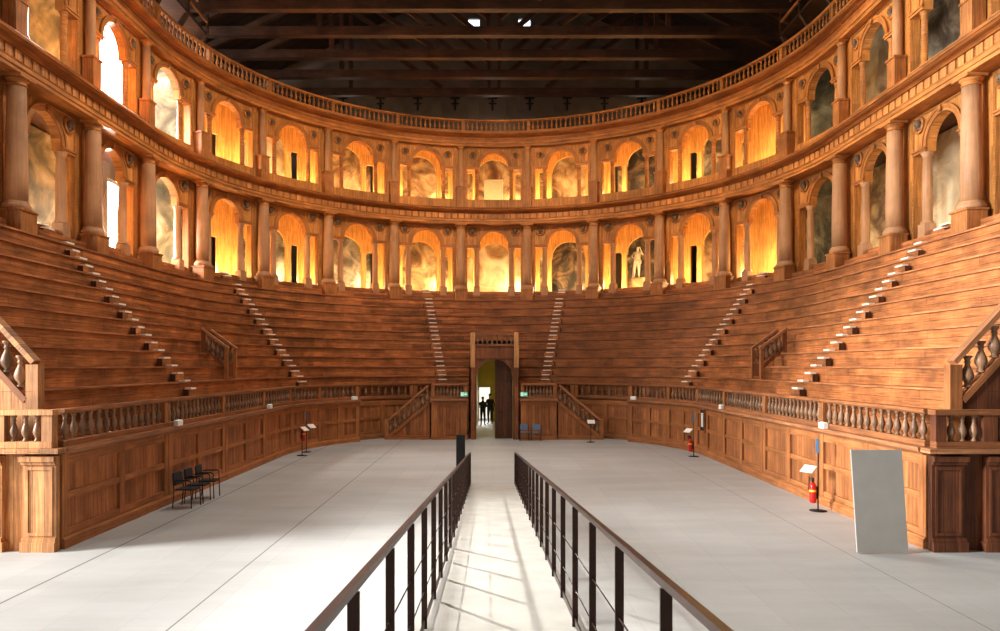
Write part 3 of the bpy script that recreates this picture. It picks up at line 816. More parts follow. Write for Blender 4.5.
# ------------------------------------------------------------------ figures (people and the statue)
def figure(name, pts, edges, mat, parent=None, loc=(0, 0, 0), rz=0, root=0, sub=2):
    me = bpy.data.meshes.new(name)
    me.from_pydata([p[0] for p in pts], edges, [])
    bm = bmesh.new(); bm.from_mesh(me)
    ly = bm.verts.layers.skin.verify()
    bm.verts.ensure_lookup_table()
    for i, v in enumerate(bm.verts):
        r = pts[i][1]; v[ly].radius = (r, r) if not isinstance(r, tuple) else r
        v[ly].use_root = (i == root)
    bm.to_mesh(me); bm.free()
    me.materials.append(mat)
    o = link_mesh(name, me, parent, loc, rz)
    sk = o.modifiers.new('skin', 'SKIN'); sk.use_smooth_shade = True
    ss = o.modifiers.new('sub', 'SUBSURF'); ss.levels = sub; ss.render_levels = sub
    return o
def human(arms, legs, lean=(0, 0), H=1.75, head_turn=0):
    """skeleton in metres facing -y; arms/legs are lists of joint triples"""
    p = []; e = []
    def v(x, y, z, r): p.append(((x, y, z), r)); return len(p) - 1
    k = H / 1.75
    pel = v(0, 0, .95 * k, (.18 * k, .14 * k)); wa = v(lean[0] * .3, lean[1] * .3, 1.12 * k, (.165 * k, .13 * k)); ch = v(lean[0], lean[1], 1.33 * k, (.2 * k, .14 * k)); ne = v(lean[0], lean[1], 1.48 * k, .06 * k)
    hd0 = v(lean[0], lean[1] - .01, 1.57 * k, .075 * k); hd = v(lean[0], lean[1] - .015, 1.65 * k, (.082 * k, .098 * k)); hd2 = v(lean[0], lean[1], 1.72 * k, .06 * k)
    nose = v(lean[0], lean[1] - .115, 1.625 * k, .014 * k)
    e += [(pel, wa), (wa, ch), (ch, ne), (ne, hd0), (hd0, hd), (hd, hd2), (hd, nose)]
    for s, (el, wr) in zip((-1, 1), arms):
        sh = v(s * .185 * k + lean[0], lean[1], 1.40 * k, .058 * k); elb = v(*[q * k for q in el], .043 * k); w = v(*[q * k for q in wr], .03 * k)
        d = (Vector(wr) - Vector(el)).normalized(); pm = Vector(wr) * k + d * .06 * k
        pa = v(*pm, (.036 * k, .018 * k)); e += [(ch, sh), (sh, elb), (elb, w), (w, pa)]
        side = d.cross(Vector((0, 1, 0))); side = side.normalized() if side.length > .1 else Vector((1, 0, 0))
        for j, ln in enumerate((.065, .08, .085, .075)):
            b = pm + d * .03 + side * (j - 1.5) * .02; f1 = v(*(b + d * ln * .5), .0095); f2 = v(*(b + d * ln * .9 + Vector((0, -.02, 0))), .008); e += [(pa, f1), (f1, f2)]
        th = v(*(pm - side * .045 + Vector((0, -.02, 0))), .011); e += [(pa, th)]
    for s, (kn, an) in zip((-1, 1), legs):
        hp = v(s * .09 * k, 0, .88 * k, .11 * k); kk = v(*[q * k for q in kn], .075 * k); aa = v(*[q * k for q in an], .04 * k)
        ft = v(an[0] * k + s * .02, (an[1] - .05) * k, .035 * k, .04 * k); to = v(an[0] * k + s * .04, (an[1] - .18) * k, .028 * k, (.042 * k, .026 * k))
        e += [(pel, hp), (hp, kk), (kk, aa), (aa, ft), (ft, to)]
    return p, e
def cloth_mat(name, stops):
    m, nt, N, L, B = newmat(name)
    tc = N.new('ShaderNodeTexCoord'); sp = N.new('ShaderNodeSeparateXYZ'); L.new(tc.outputs['Object'], sp.inputs[0])
    dv = N.new('ShaderNodeMath'); dv.operation = 'DIVIDE'; dv.inputs[1].default_value = 2.0; L.new(sp.outputs[2], dv.inputs[0])
    r = N.new('ShaderNodeValToRGB'); r.color_ramp.interpolation = 'CONSTANT'; e = r.color_ramp.elements
    while len(e) < len(stops): e.new(.5)
    for i, (z, c) in enumerate(stops): e[i].position = z / 2.0; e[i].color = lin(c)
    L.new(dv.outputs[0], r.inputs[0]); L.new(r.outputs[0], B.inputs['Base Color']); B.inputs['Roughness'].default_value = .8
    return m
def person(x, y, rz, stops, hair, arms, legs, label, H=1.7):
    p, e = human(arms, legs, H=H)
    o = figure('person', p, e, cloth_mat('clothes', stops), None, (x, y, 0.004), rz)
    tag(o, label, 'person')
    k = H / 1.75
    h = MB().ellipsoid((0, .02, 1.70 * k), (.098 * k, .112 * k, .088 * k), 14, 10); h.build('hair', hair, o)
    ey = MB()
    for s in (-1, 1): ey.ellipsoid((s * .032 * k, -.098 * k, 1.655 * k), (.012, .01, .008), 6, 4)
    ey.build('eyes', M_black, o)
    return o
M_hair = plain('dark_hair', (36, 28, 24), .6, noise=.3, nscale=30)
M_hair2 = plain('brown_hair', (70, 48, 34), .6, noise=.3, nscale=30)
person(-.66, 42.2, .12, [(0, (24, 24, 26)), (.09, (30, 32, 40)), (.95, (22, 22, 26)), (1.46, (190, 140, 116))], M_hair,
       [((-.25, .02, 1.16), (-.12, -.2, 1.08)), ((.25, .02, 1.16), (.12, -.2, 1.1))], [((-.1, -.02, .5), (-.1, .02, .08)), ((.11, -.03, .5), (.12, 0, .08))],
       'shorter person in dark jacket standing in the lit doorway, hands held in front', 1.66)
person(-.24, 43.2, -.25, [(0, (30, 26, 26)), (.09, (40, 40, 46)), (.9, (30, 30, 34)), (1.5, (196, 150, 124))], M_hair2,
       [((-.26, .03, 1.15), (-.27, -.06, .9)), ((.25, .02, 1.15), (.24, -.08, .9))], [((-.1, -.04, .5), (-.1, .03, .08)), ((.11, -.02, .5), (.12, .02, .08))],
       'taller person in dark clothes standing behind the other in the lit doorway', 1.80)
# statue
sx, sy = 8.47, CY + 14.55
st = empty('marble_statue', (sx, sy, Z1), -.35, 'white statue of a standing draped figure on a plinth, lower loggia right of the doorway', 'statue')
pl = MB(); pl.box(-.75, .75, -.45, .45, 0, .12); pl.box(-.65, .65, -.38, .38, .12, .75); pl.box(-.72, .72, -.43, .43, .75, .85)
pl.build('plinth', M_fr[1], st)
p, e = human([((-.28, -.02, 1.2), (-.1, -.2, 1.05)), ((.32, .02, 1.25), (.2, -.1, 1.55))], [((-.12, -.1, .5), (-.16, .04, .08)), ((.1, .0, .5), (.1, .0, .08))], lean=(.04, .02), H=1.9)
figure('statue_body', p, e, M_marble, st, (0, 0, .86))
dr = MB().lathe([(.15, .82), (.2, .86), (.215, .98), (.19, 1.1)], 0.03, .02, .86, 14)
for i, q in enumerate(dr.v):
    a = atan2(q[1], q[0]); dr.v[i] = (q[0] * (1 + .12 * sin(5 * a)), q[1] * (1 + .12 * sin(5 * a)), q[2])
dr.build('drapery', M_marble, st)
MB().tube([(-.24, .12, .86), (-.22, .14, 1.2), (-.2, .1, 1.55)], [.09, .08, .06], 8).build('tree_stump_support', M_marble, st)

# ------------------------------------------------------------------ entrance portal, balcony and stairs at the far end
YP = 33.95
t = empty('entrance_portal', (.03, YP, 0), 0, 'dark wooden doorway block with arched opening and small balustrade on top', 'doorway')
mp = flat
w = MB()
w.arch(mp, -1.13, 1.13, .1, .4, 0.0, 4.45, .88, 2.93); w.build('arch_panel', M_port, t)
for s in (-1, 1):
    b = sorted((s * .93, s * 1.13))
    MB().box(b[0], b[1], .0, .095, 0, 3.42).build('jamb', M_port, t)
    MB().box(b[0] - (.02 if s < 0 else 0), b[1] + (.02 if s > 0 else 0), -.03, .095, 3.43, 5.1).build('pale_post', M_portl, t)
    b = sorted((s * 1.05, s * 1.13)); MB().box(b[0], b[1], .41, 4.9, 0, 4.45).build('side_wall', M_port, t)
MB().box(-.92, .92, .04, .095, 3.86, 4.45).build('fascia', M_port, t)
MB().box(-.92, .92, -.02, .2, 4.455, 4.545).build('bottom_rail', M_rail, t)
MB().box(-.92, .92, -.02, .2, 4.98, 5.06).build('handrail', M_rail, t)
MB().box(-1.04, 1.04, .41, 4.9, 4.3, 4.45).build('deck', M_tread, t)
for i in range(8):
    link_mesh('baluster', ME_balp, t, (-.92 + 1.84 * (i + .5) / 8, .09, 4.555), 0)
dl = MB(); dl.box(.02, .86, .42, .48, .01, 2.95)
for i in range(8):
    a0, a1 = .02 + .84 * i / 8, .02 + .84 * (i + 1) / 8
    q = lambda a: 2.95 + sqrt(max(0, .86 ** 2 - a * a))
    dl.poly([(a0, .42, 2.95), (a1, .42, 2.95), (a1, .42, q(a1)), (a0, .42, q(a0))])
dd = dl.build('door_leaf', M_door, t); dd['label'] = 'closed dark brown right-hand door leaf'
dp = MB()
for (z0, z1) in ((.2, 1.2), (1.35, 2.7)):
    dp.box(.12, .76, .395, .418, z0, z1)
dp.build('door_panel', M_door, dd)
# corridor behind
cor = MB()
cor.poly([(-1.0, YP + .42, 0), (-1.0, HY + .4, 0), (-1.0, HY + .4, 4.2), (-1.0, YP + .42, 4.2)]); cor.poly([(1.06, YP + .5, 0), (1.06, HY + .4, 0), (1.06, HY + .4, 4.2), (1.06, YP + .5, 4.2)])
cor.poly([(-1.0, YP + .42, 4.2), (1.06, YP + .42, 4.2), (1.06, HY + .4, 4.2), (-1.0, HY + .4, 4.2)])
for (a, b, z0, z1) in ((-1.0, -.93, 0, 4.2), (-.25, 1.06, 0, 4.2), (-.93, -.25, 2.15, 4.2)):
    cor.poly([(a, HY - .1, z0), (b, HY - .1, z0), (b, HY - .1, z1), (a, HY - .1, z1)])
struct(cor.build('wall_corridor', M_corr), 'yellow plastered passage behind the doorway')
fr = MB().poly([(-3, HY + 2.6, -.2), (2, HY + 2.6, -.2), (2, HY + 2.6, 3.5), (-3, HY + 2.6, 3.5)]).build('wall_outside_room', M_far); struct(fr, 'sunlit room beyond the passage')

for s in (-1, 1):
    side = 'right' if s > 0 else 'left'
    t = empty('door_balcony', (s * 2.13, YP, 0), 0, 'panelled wooden balcony with turned railing beside the doorway, %s side' % side, 'balcony', 'balconies beside the doorway')
    hw = .85
    MB().box(-hw, hw, .08, .2, .18, 1.85).build('plank_field', M_pod, t)
    MB().box(-hw - .02, hw + .02, -.04, .078, 0, .17).build('plinth', M_podf, t)
    for (a, b) in ((-hw, -hw + .3), (hw - .3, hw)):
        q = MB().box(a, b, 0, .078, .175, 1.85); q.box(a - .03, b + .03, -.035, -.001, .175, .26); q.box(a - .02, b + .02, -.03, -.001, 1.7, 1.8); q.build('pilaster', M_podv, t)
    MB().box(-hw + .31, hw - .31, .03, .078, 1.6, 1.85).build('frame_rail', M_podf, t)
    q = MB().box(-hw - .06, hw + .06, -.12, 1.6, 1.86, 1.95); q.build('ledge', M_ledge, t)
    MB().box(-hw, hw, -.02, .16, 1.955, 2.06).build('bottom_rail', M_rail, t)
    MB().box(-hw, hw, -.05, .18, 2.58, 2.68).build('handrail', M_rail, t)
    for a in (-hw + .08, hw - .08): MB().box(a - .08, a + .08, -.01, .15, 2.065, 2.575).build('post', M_podv, t)
    for i in range(8): link_mesh('baluster', ME_bal, t, (-hw + .2 + (2 * hw - .4) * (i + .5) / 8, .07, 2.065), 0)
    # stair going down outwards
    t = empty('door_stair', (s * 3.06, YP, 0), 0 , 'wooden stair with sloping turned railing descending from the door balcony, %s side' % side, 'stair', 'stairs beside the doorway')
    L, zt = 2.05, 1.9
    pw = MB(); b = [(0, 0), (s * L, 0), (s * L, .05), (0, zt - .12)]
    for d in (.06, .2): pw.poly([(x, d, z) for x, z in b])
    pw.build('plank_side', M_pod, t)
    MB().bar((s * .06, .1, zt - .17), (s * L, .1, .05), .26, .14).build('string', M_podf, t)
    MB().bar((s * .06, .1, zt + .68), (s * (L - .06), .1, .93), .24, .10).build('handrail', M_ledge, t)
    MB().box(s * L - .1, s * L + .1, 0, .22, 0, .97).build('post', M_podv, t)
    MB().box(min(0, s * L), max(0, s * L), -.02, .055, 0, .2).build('plinth', M_podf, t)
    for i in range(9):
        f = (i + .5) / 9.3
        link_mesh('baluster', ME_balr, t, (s * L * f, .1, zt - .12 + (.05 - zt + .12) * f + .03), 0)
    for i in range(10):
        f0 = i / 10; zz = zt * (1 - (i + 1) / 11)
        x0, x1 = sorted((s * (L * f0), s * (L * (f0 + .1))))
        dmax = sqrt(8.75 ** 2 - (3.06 + L * (f0 + .1)) ** 2) + CY - YP - .05
        MB().box(x0 + .001, x1 - .001, .25, dmax, 0, zz).build('step', M_tread, t)

# ------------------------------------------------------------------ fronts of the two arms
for s in (-1, 1):
    side = 'left' if s < 0 else 'right'
    t = empty('arm_front', (s * RA, YF, 0), 0, 'panelled end wall with pilasters at the front of the %s seating arm' % side, 'wall panel')
    mt = M_front_lit if s < 0 else M_front_shade  # lit tone on the left, painted shade on the right
    def bx(a0, a1, d0, d1, z0, z1, name, mat):
        x0, x1 = sorted((s * a0, s * a1)); return MB().box(x0, x1, d0, d1, z0, z1).build(name, mat, t)
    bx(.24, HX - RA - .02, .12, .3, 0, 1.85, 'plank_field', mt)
    for i, a in enumerate((.0, 1.02, 2.6, 4.2, 5.8)):
        w_ = .62
        q = MB()
        def add(a0, a1, d0, d1, z0, z1):
            x0, x1 = sorted((s * a0, s * a1)); q.box(x0, x1, d0, d1, z0, z1)
        add(a, a + w_, .0, .118, .26, 1.64)
        add(a - (.0 if i == 0 else .04), a + w_ + .04, -.06, .118, 0, .18); add(a, a + w_ + .02, -.035, .118, .18, .258)
        add(a, a + w_ + .03, -.04, .118, 1.642, 1.7); add(a, a + w_ + .05, -.08, .118, 1.7, 1.80)
        add(a + .06, a + .1, -.02, -.001, .3, 1.6); add(a + w_ - .1, a + w_ - .06, -.02, -.001, .3, 1.6); add(a + .1, a + w_ - .1, -.02, -.001, 1.54, 1.6); add(a + .1, a + w_ - .1, -.02, -.001, .3, .36)
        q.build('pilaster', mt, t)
    bx(-.12, HX - RA - .02, -.14, .165, 1.86, 1.95, 'ledge', M_front_lit if s < 0 else M_ledge)
    # balustrade on it
    tb = empty('balustrade', (s * (RA + .06), YF + .06, Z_LEDGE + .005), 0, 'turned-baluster railing across the front of the %s seating arm' % side, 'balustrade')
    def bb(a0, a1, d0, d1, z0, z1, name, mat):
        x0, x1 = sorted((s * a0, s * a1)); return MB().box(x0, x1, d0, d1, z0, z1).build(name, mat, tb)
    bb(0, HX - RA - .1, -.1, .1, 0, .12, 'bottom_rail', mt if s < 0 else M_rail)
    bb(-.03, HX - RA - .1, -.12, .12, .62, .72, 'handrail', M_front_lit if s < 0 else M_rail)
    ps = [0, .9, 2.5, 4.1, 5.7]
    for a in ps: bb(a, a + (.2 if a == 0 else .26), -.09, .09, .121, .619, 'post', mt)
    for i in range(len(ps) - 1):
        n = 3 if i == 0 else 7
        a0, a1 = ps[i] + (.22 if i == 0 else .28), ps[i + 1] - .02
        for j in range(n):
            link_mesh('baluster', ME_bal, tb, (s * (a0 + (a1 - a0) * (j + .5) / n), 0, .121), 0)
    # raking parapet closing the tiers
    t = empty('raking_parapet', (s * 9.0, 13.93, 0), 0, 'sloping plank parapet with big turned balusters closing the tiers at the %s front' % side, 'parapet')
    sl = 1.09
    a1 = 4.6
    pw = MB()
    poly = [(0.0, Z_LEDGE - .1), (a1, Z_LEDGE - .1), (a1, 2.62 + sl * a1), (0, 2.62)]
    for d in (.04, .18): pw.poly([(s * a, d, z) for a, z in poly])
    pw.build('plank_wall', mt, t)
    MB().bar((s * .16, .1, 2.67 + sl * .14), (s * a1, .1, 2.67 + sl * (a1 - .02)), .2, .12).build('string', M_rail, t)
    MB().bar((s * .0, .1, 3.57), (s * a1, .1, 3.57 + sl * a1), .22, .10).build('handrail', M_front_lit if s < 0 else M_ledge, t)
    x0, x1 = sorted((s * -.1, s * .14)); MB().box(x0, x1, 0.0, .2, 1.96, 3.53).build('post', M_front_lit if s < 0 else M_podv, t)
    for j in range(16):
        a = .30 + j * .265
        link_mesh('baluster', ME_balr, t, (s * a, .1, 2.76 + sl * a), 0)

# little stairs with twin railings in the tiers
for s in (-1, 1):
    side = 'left' if s < 0 else 'right'
    u = s * 5.95
    x, y = P(u, 9.02)
    t = empty('tier_stair', (x, y, Z_LEDGE - .09), -ang(u), 'short dark stair with twin sloping railings cut into the %s seating tiers' % side, 'stair', 'railed stairs inside the tiers')
    for a in (-.42, .42):
        MB().box(a - .06, a + .06, .50, .62, 1.18, 2.24).build('post', M_podv, t)
        MB().bar((a, .48, 2.26), (a, 1.46, 2.98), .15, .08).build('handrail', M_ledge, t)
        MB().bar((a, .63, 1.62), (a, 1.32, 2.28), .11, .10).build('string', M_port, t)
        MB().box(a - .06, a + .06, 1.33, 1.44, 2.14, 2.90).build('post', M_port, t)
        for j in range(4):
            d = .73 + j * .155
            link_mesh('baluster', ME_balk, t, (a, d, 1.80 + (d - .73) * .86), 0)
    g = MB(); g.box(-.30, .30, .54, .60, 1.2, 1.27); g.box(-.30, .30, .54, .60, 1.72, 1.8)
    for j in range(4): g.box(-.2 + j * .12, -.16 + j * .12, .55, .59, 1.27, 1.72)
    g.build('gate', M_port, t)

# lamp boxes on the ledge
LB = [(-7.9, 'on the left ledge near the left front'), (-5.93, 'on the left ledge further back'), (-3.15, 'on the left ledge close to the door stair'), (3.15, 'on the right ledge close to the door stair'), (6.02, 'on the right ledge further back'), (8.1, 'on the right ledge near the right front')]
for u, w in LB:
    x, y = P(u, RA - .04)
    t = empty('floodlight_box', (x, y, Z_LEDGE + .003), -ang(u), 'small white floodlight box standing %s' % w, 'lamp', 'white floodlight boxes')
    MB().box(-.15, .15, -.08, .03, 0, .14).build('housing', M_lamp, t)
    MB().box(-.11, .11, -.06, .02, .142, .15).build('glass', M_pict, t)

# ------------------------------------------------------------------ ramp and its railings
SLOPE = .095; YR = 21.0
def rz_(d): return SLOPE * (YR - d)
def rx(d, h): return .078 - .0056 * d + h
t = empty('ramp', (0, YR, 0), 0, 'long pale sloping ramp running down to the arena floor between two railings', 'ramp')
mb = MB(); hw = .68
n = 12
for i in range(n):
    d0 = -2 + (YR + 2) * i / n; d1 = -2 + (YR + 2) * (i + 1) / n
    mb.poly([(rx(d0, -hw), d0 - YR, rz_(d0) + .012), (rx(d0, hw), d0 - YR, rz_(d0) + .012), (rx(d1, hw), d1 - YR, rz_(d1) + .012), (rx(d1, -hw), d1 - YR, rz_(d1) + .012)])
mb.build('deck', M_deck, t)
for s in (-1, 1):
    q = MB()
    for i in range(10):
        d = 2 + i * 1.9
        if rz_(d) > .3: q.box(rx(d, s * .55) - .03, rx(d, s * .55) + .03, d - YR - .03, d - YR + .03, 0, rz_(d) - .02)
    q.build('support_post', M_grey, t)
for s in (-1, 1):
    side = 'left' if s < 0 else 'right'
    x0 = rx(YR, s * .66)
    t = empty('ramp_railing', (x0, YR, 0), 0, 'dark bronze metal railing along the %s edge of the ramp' % side, 'railing', 'ramp railings')
    def pt(d, h): return (rx(d, s * (.552 + .0051 * d)) - x0, d - YR, rz_(d) + h)
    MB().bar(pt(-.5, .96), pt(YR, .96), .032, .03).build('handrail', M_steel, t)
    d = YR - .03
    off = 2.61 if s > 0 else 2.55
    d = off - .97 * 2
    while d < YR + .2:
        q = MB(); a = pt(min(d, YR - .02), 0.016); q.box(a[0] - .022, a[0] + .022, a[1] - .007, a[1] + .007, a[2], a[2] + .925); q.build('post', M_steel, t)
        d += .97
    for h in (.30, .58): MB().tube([pt(-.5, h), pt(YR, h)], .005, 6).build('cable', M_steel, t)
    MB().bar(pt(-.5, .06), pt(YR, .06), .012, .05).build('bottom_bar', M_steel, t)

# ------------------------------------------------------------------ loose things on the floor
t = empty('information_totem', (-.93, 19.9, 0), .05, 'tall black slab standing on the floor beside the far end of the left ramp railing', 'totem')
MB().box(-.125, .125, -.05, .05, .012, 1.58).build('slab', M_black, t); MB().box(-.2, .2, -.16, .16, 0, .012).build('base_plate', M_black, t)
# grey board
t = empty('display_board', (7.2, 13.32, 0), 0, 'large plain grey board standing in front of the right arena wall', 'board')
b = MB().box(-.475, .475, -.02, .02, .02, 1.93)
b.v = [(x + .03 * (1.0 - z) * 1.6, y + z * .03, z) for x, y, z in b.v]
b.build('panel', M_grey, t)
f = MB().bar((-.2, .06, .02), (-.2, .05, 1.2), .04, .02); f.bar((.3, .06, .02), (.3, .05, 1.2), .04, .02); f.build('back_strut', M_black, t)

def chair(x, y, rz, label, arms, mseat, mleg, group):
    t = empty('plastic_chair' if not arms else 'armchair', (x, y, 0), rz, label, 'chair', group)
    s = MB(); s.box(-.22, .22, -.22, .2, .44, .475); s.box(-.2, .2, -.235, -.221, .43, .465); s.build('seat', mseat, t)
    b = MB()
    for i in range(6):
        z0, z1 = .56 + i * .05, .56 + (i + 1) * .05; y0 = .2 + (z0 - .5) * .16; y1 = .2 + (z1 - .5) * .16; w = .21 - (.02 if i in (0, 5) else 0)
        b.poly([(-w, y0, z0), (w, y0, z0), (w, y1, z1), (-w, y1, z1)]); b.poly([(-w, y0 + .03, z0), (w, y0 + .03, z0), (w, y1 + .03, z1), (-w, y1 + .03, z1)])
        b.poly([(-w, y0, z0), (-w, y0 + .03, z0), (-w, y1 + .03, z1), (-w, y1, z1)]); b.poly([(w, y0, z0), (w, y0 + .03, z0), (w, y1 + .03, z1), (w, y1, z1)])
        if i == 5: b.poly([(-w, y1, z1), (w, y1, z1), (w, y1 + .03, z1), (-w, y1 + .03, z1)])
    b.build('backrest', mseat, t)
    for sx in (-1, 1):
        MB().tube([(sx * .235, -.22, 0), (sx * .235, -.2, .435 if not arms else .66)], .013, 8).build('leg', mleg, t)
        MB().tube([(sx * .235, .26, 0), (sx * .235, .22, .45), (sx * .235, .27, .84)], .013, 8).build('leg', mleg, t)
        if arms:
            MB().tube([(sx * .235, -.2, .665), (sx * .24, -.14, .69), (sx * .24, .1, .69), (sx * .236, .21, .67)], .018, 8).build('armrest', mleg, t)
    if not arms: t.scale = (.9, .9, .88)
    return t
for i, (yy, w) in enumerate(((17.75, 'nearest the front of the row'), (18.4, 'in the middle of the row'), (19.05, 'at the far end of the row'))):
    chair(-7.62, yy, pi / 2 + .06 * (i - 1), 'black armchair against the left arena wall, %s' % w, True, M_chairb, M_black, 'black armchairs by the left wall')
chair(1.42, 33.45, 0.05, 'grey plastic chair right of the doorway, the one next to the door', False, M_chairg, M_black, 'grey chairs beside the doorway')
chair(1.98, 33.45, -.08, 'grey plastic chair right of the doorway, the one further from the door', False, M_chairg, M_black, 'grey chairs beside the doorway')

def info_stand(x, y, rz, label, h, sign=True, zl=1.05, sgn=1):
    t = empty('information_stand', (x, y, 0), rz, label, 'stand', 'floor information stands')
    MB().lathe([(.2, 0), (.2, .012), (.03, .02)], seg=20).build('base', M_iron, t)
    MB().tube([(0, 0, .02), (0, 0, h)], .016, 8).build('pole', M_black, t)
    if sign:
        q = MB().box(-.045, .045, -.035, -.018, h - .34, h); q.build('sign_panel', M_blue, t)
    b = MB(); M = Matrix.Translation((-.18 * sgn if sign else 0, -.12, zl)) @ Matrix.Rotation(radians(38), 4, 'X')
    b.box(-.17, .17, -.12, .12, -.008, .008, M); b.build('reading_board', M_lamp, t)
    return t
def extinguisher(x, y, z, rz, label):
    t = empty('fire_extinguisher', (x, y, z), rz, label, 'fire extinguisher', 'red fire extinguishers')
    MB().lathe([(.055, 0), (.078, .02), (.08, .06), (.08, .38), (.07, .44), (.04, .48), (.025, .5)], seg=18).build('cylinder', M_red, t)
    v = MB().lathe([(.028, .502), (.028, .55), (.02, .57)], seg=10); v.box(-.012, .012, -.1, .03, .575, .59); v.box(-.012, .012, -.09, .02, .545, .556); v.build('valve', M_black, t)
    MB().tube([(.03, 0, .53), (.1, -.02, .56), (.12, -.03, .60), (.02, -.04, .63), (-.1, -.05, .62), (-.105, -.05, .3)], .011, 8).build('hose', M_black, t)
    lb = MB().lathe([(.0808, .27), (.0808, .32)], seg=18, cap=False); lb.build('paper_label', M_yel, t)
    wb = MB(); wb.box(-.05, .05, .082, .10, .1, .4); wb.build('bracket', M_iron, t)
info_stand(7.83, 17.25, -pi / 2 + .5, 'black pole stand with blue sign and white board by the right arena wall, nearer one', 1.74, zl=1.0)
extinguisher(7.69, 17.22, .2, -pi / 2, 'red fire extinguisher hanging by the nearer pole stand on the right')
info_stand(7.72, 27.6, -pi / 2 + .5, 'black pole stand with blue sign and white board by the right arena wall, farther one', 1.66, zl=1.0)
extinguisher(7.58, 27.57, .2, -pi / 2, 'red fire extinguisher hanging by the farther pole stand on the right')
info_stand(-7.62, 29.0, pi / 2 - .5, 'black pole stand with white board by the left arena wall', 1.66, sgn=-1)
info_stand(-7.50, 27.9, pi / 2 - .3, 'low black lectern stand with white board by the left arena wall', 1.05, False)
extinguisher(-7.75, 29.03, .45, pi / 2, 'red fire extinguisher behind the pole stand at the left arena wall')
info_stand(4.45, 32.8, 0, 'low stand with white reading board in front of the right door stair', .95, False, .95)
# meter niche in the right wall
x, y = P(5.32, RA - .02)
t = empty('wall_niche', (x, y, .95), -ang(5.32), 'small dark framed niche with white valve in the right arena wall', 'niche')
MB().box(-.22, .22, -.004, .02, 0, .82).build('recess', M_black, t)
f = MB(); f.box(-.26, -.22, -.03, .02, -.04, .86); f.box(.22, .26, -.03, .02, -.04, .86); f.box(-.22, .22, -.03, .02, -.04, 0); f.box(-.22, .22, -.03, .02, .82, .86); f.build('frame', M_podv, t)
MB().box(-.12, .1, -.03, -.006, .15, .7).build('valve_plate', M_lamp, t)

# ------------------------------------------------------------------ roof timbers
ZB = 19.0
for i, yb in enumerate([18.9, 21.35, 23.8, 26.25, 28.7, 31.15, 33.6, 36.05, 38.5, 41.0]):
    t = empty('roof_truss', (0, yb, ZB), 0, 'dark timber roof truss spanning the hall, %s from the far end wall' % ORD[10 - i], 'roof truss', 'timber roof trusses')
    MB().box(-HX, HX, -.17, .17, 0, .42).build('tie_beam', M_roof, t)
    for s in (-1, 1):
        MB().bar((s * HX, 0, 1.2), (s * .2, 0, RZ - ZB - .5), .24, .3).build('rafter', M_roof, t)
        MB().bar((s * 8.2, 0, .44), (s * 8.2, 0, 4.6), .22, .22).build('queen_post', M_roof, t)
        MB().bar((s * 3.0, 0, .5), (s * 7.9, 0, 3.8), .2, .22).build('strut', M_roof, t)
        MB().bar((s * .3, 0, .9), (s * 3.6, 0, 3.6), .2, .22).build('strut', M_roof, t)
    for s in (-1, 1):
        MB().bar((s * .28, 0, .44), (s * .28, 0, RZ - ZB - .8), .16, .2).build('king_post', M_roof, t)
for i in range(-5, 6):
    x = i * 2.36 - .1
    t = empty('wall_anchor', (x, HY - .03, 19.75), 0, 'black iron cross anchor on the dark end wall, %s' % ('the one above the doorway' if i == 0 else '%s %s of the doorway line' % (ORD[abs(i)], 'right' if i > 0 else 'left')), 'wall anchor', 'iron wall anchors')
    MB().box(-.06, .06, -.05, 0, -.1, 1.0).build('upright', M_iron, t)
    MB().box(-.3, .3, -.08, -.052, .62, .72).build('cross_bar', M_iron, t); MB().box(-.24, .24, -.08, -.052, .28, .36).build('cross_bar', M_iron, t)
    t = empty('wall_patch', (x, HY - .012, 19.3), 0, 'pale plaster patch behind an iron anchor, %s' % ('above the doorway' if i == 0 else '%s %s of the doorway line' % (ORD[abs(i)], 'right' if i > 0 else 'left')), 'plaster patch', 'plaster patches on the end wall')
    MB().box(-.85, .85, 0, .01, -.2, 1.9).build('plaster', M_wall, t)
for s in (-1, 1):
    side = 'left' if s < 0 else 'right'
    t = empty('roof_catwalk', (s * 13.3, 20, 18.3), 0, 'narrow timber catwalk under the roof above the %s loggia' % side, 'catwalk')
    MB().box(-.45, .45, -10, 12, 0, .1).build('deck', M_roof, t)
    for z in (.55, 1.0): MB().box(-s * .45 - .04, -s * .45 + .04, -10, 12, z, z + .1).build('guard_rail', M_facu, t)
    for j in range(12):
        MB().box(-s * .45 - .05, -s * .45 + .05, -10 + j * 2 - .05, -10 + j * 2 + .05, .1, 1.0).build('guard_post', M_roof, t)
        MB().bar((-s * .4, -10 + j * 2, 0), (s * .35, -10 + j * 2, -1.2), .16, .16).build('brace', M_roof, t)

# ------------------------------------------------------------------ light
def light(name, typ, loc, power, color, **k):
    l = bpy.data.lights.new(name, typ); l.energy = power; l.color = color
    for a, b in k.items(): setattr(l, a, b)
    o = bpy.data.objects.new(name, l); COL.objects.link(o); o.location = loc
    return o
def aim(o, target):
    d = Vector(target) - o.location
    o.rotation_euler = d.to_track_quat('-Z', 'Y').to_euler()
# daylight from the tall windows of the stage, far out on the left
o = light('stage_daylight', 'AREA', (-45, 2.5, 15), 78000, (.98, .99, 1.0), shape='RECTANGLE', size=11, size_y=12); aim(o, (2, 14, 2))
o = light('stage_side_daylight', 'AREA', (-15, 4, 6), 200, (1.0, .97, .92), shape='RECTANGLE', size=3, size_y=4); aim(o, (-10, 13.5, 2.5)); o.data.spread = radians(90)
# broad unseen fill lights added above the arena to even out the floor
for (x, y) in ((-4, 20), (4, 20), (-3.5, 27.5), (3.5, 27.5)):
    o = light('overhead_fill', 'AREA', (x, y, 18.6), 820 if x < 0 else 260, (1.0, .95, .88), shape='RECTANGLE', size=3, size_y=3)
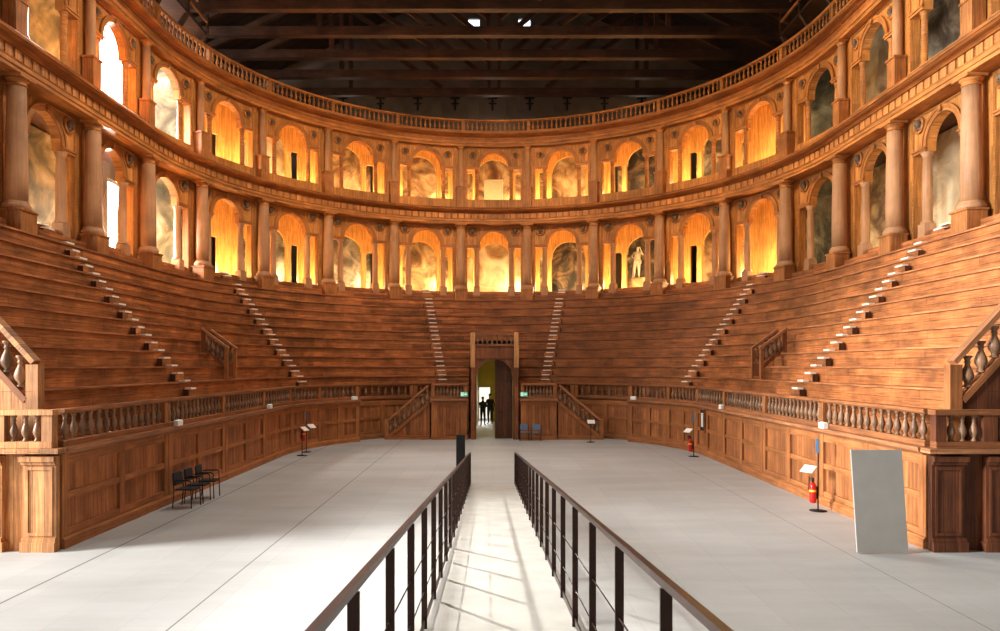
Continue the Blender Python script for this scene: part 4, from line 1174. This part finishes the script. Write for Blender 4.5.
# daylight through the windows of the left loggia
o = light('loggia_window_beam', 'AREA', (-HX + .3, 28.75, 16.9), 1700, (1, .98, .95), shape='RECTANGLE', size=1.0, size_y=1.0); aim(o, (0, 9, .8)); o.data.spread = radians(50)
for (y, z, p) in ((30.2, 9.6, 2600), (30.4, 14.4, 2200), (35.2, 14.4, 500)):
    o = light('loggia_window_light', 'AREA', (-HX + .25, y, z), p, (1, .97, .92), shape='RECTANGLE', size=1.8, size_y=2.4); aim(o, (4, 12, 0)); o.data.spread = radians(120)
WARM = (1.0, .70, .30)
for u in range(-4, 5):
    k = 1.0
    for (z, p) in ((Z1 + .35, 260), (Z2 + .35, 220)):
        x, y = P(u - .3 if abs(u) < 4 else u * .96, 14.95); light('gallery_lamp', 'POINT', (x, y, z), p * k, WARM, shadow_soft_size=.12)
        if abs(u) <= 4:
            x, y = P(u + .3, 16.3); light('fresco_lamp', 'POINT', (x, y, z + .1), p * .6, (1, .80, .46), shadow_soft_size=.12)
for u in (-8.2, -7.2, -5.2, 5.2, 6.2, 7.2, 8.2):  # unseen fill points added to brighten the side wall paintings
    x, y = P(u, 14.7)
    for z in (Z1 + .4, Z2 + .4): light('side_gallery_fill', 'POINT', (x, y, z), 24 if abs(u) < 6 else 62, (1, .9, .72), shadow_soft_size=.2)
# unseen warm fill spots, added to brighten the loggia front
for u in (-6, -4, -2, 0, 2, 4, 6):
    tx, ty = P(u, 13.4)
    o = light('loggia_fill_spot', 'SPOT', (tx * .25, 24.2 - abs(u) * .4, 18.6), 4200 * (.5 if u < -3 else 1), (1, .66, .30), spot_size=radians(46), spot_blend=.7, shadow_soft_size=.25)
    aim(o, (tx, ty, 12.9))
# faint fill added to lift the dark end wall above the loggia
for x in (-9, 0, 9): light('end_wall_fill', 'POINT', (x, HY - 1.6, 17.6), 45, (1, .85, .7), shadow_soft_size=.3)
# passage
light('passage_lamp', 'POINT', (-.3, 38.5, 3.4), 60, (1, .86, .42), shadow_soft_size=.15)
o = light('passage_daylight', 'AREA', (-.6, HY + .6, 1.3), 60, (1, .97, .9), shape='RECTANGLE', size=.8, size_y=2.0); aim(o, (-.6, 30, .6))

W = bpy.data.worlds.new('hall_air'); SC.world = W; W.use_nodes = True
bg = W.node_tree.nodes['Background']; bg.inputs[0].default_value = (1.0, .9, .78, 1); bg.inputs[1].default_value = .3

# ------------------------------------------------------------------ camera
cd = bpy.data.cameras.new('camera'); co = bpy.data.objects.new('camera', cd); COL.objects.link(co)
co.location = (0, 0, EYE); co.rotation_euler = (pi / 2, 0, 0)
cd.sensor_fit = 'HORIZONTAL'; cd.sensor_width = 36; cd.lens = 36 * 714 / 1000
cd.shift_x = (500 - 494) / 1000; cd.shift_y = (366 - 315.5) / 1000
cd.clip_start = .05; cd.clip_end = 200
SC.camera = co
SC.view_settings.view_transform = 'Standard'
SC.view_settings.look = 'None'
SC.view_settings.exposure = 0.0
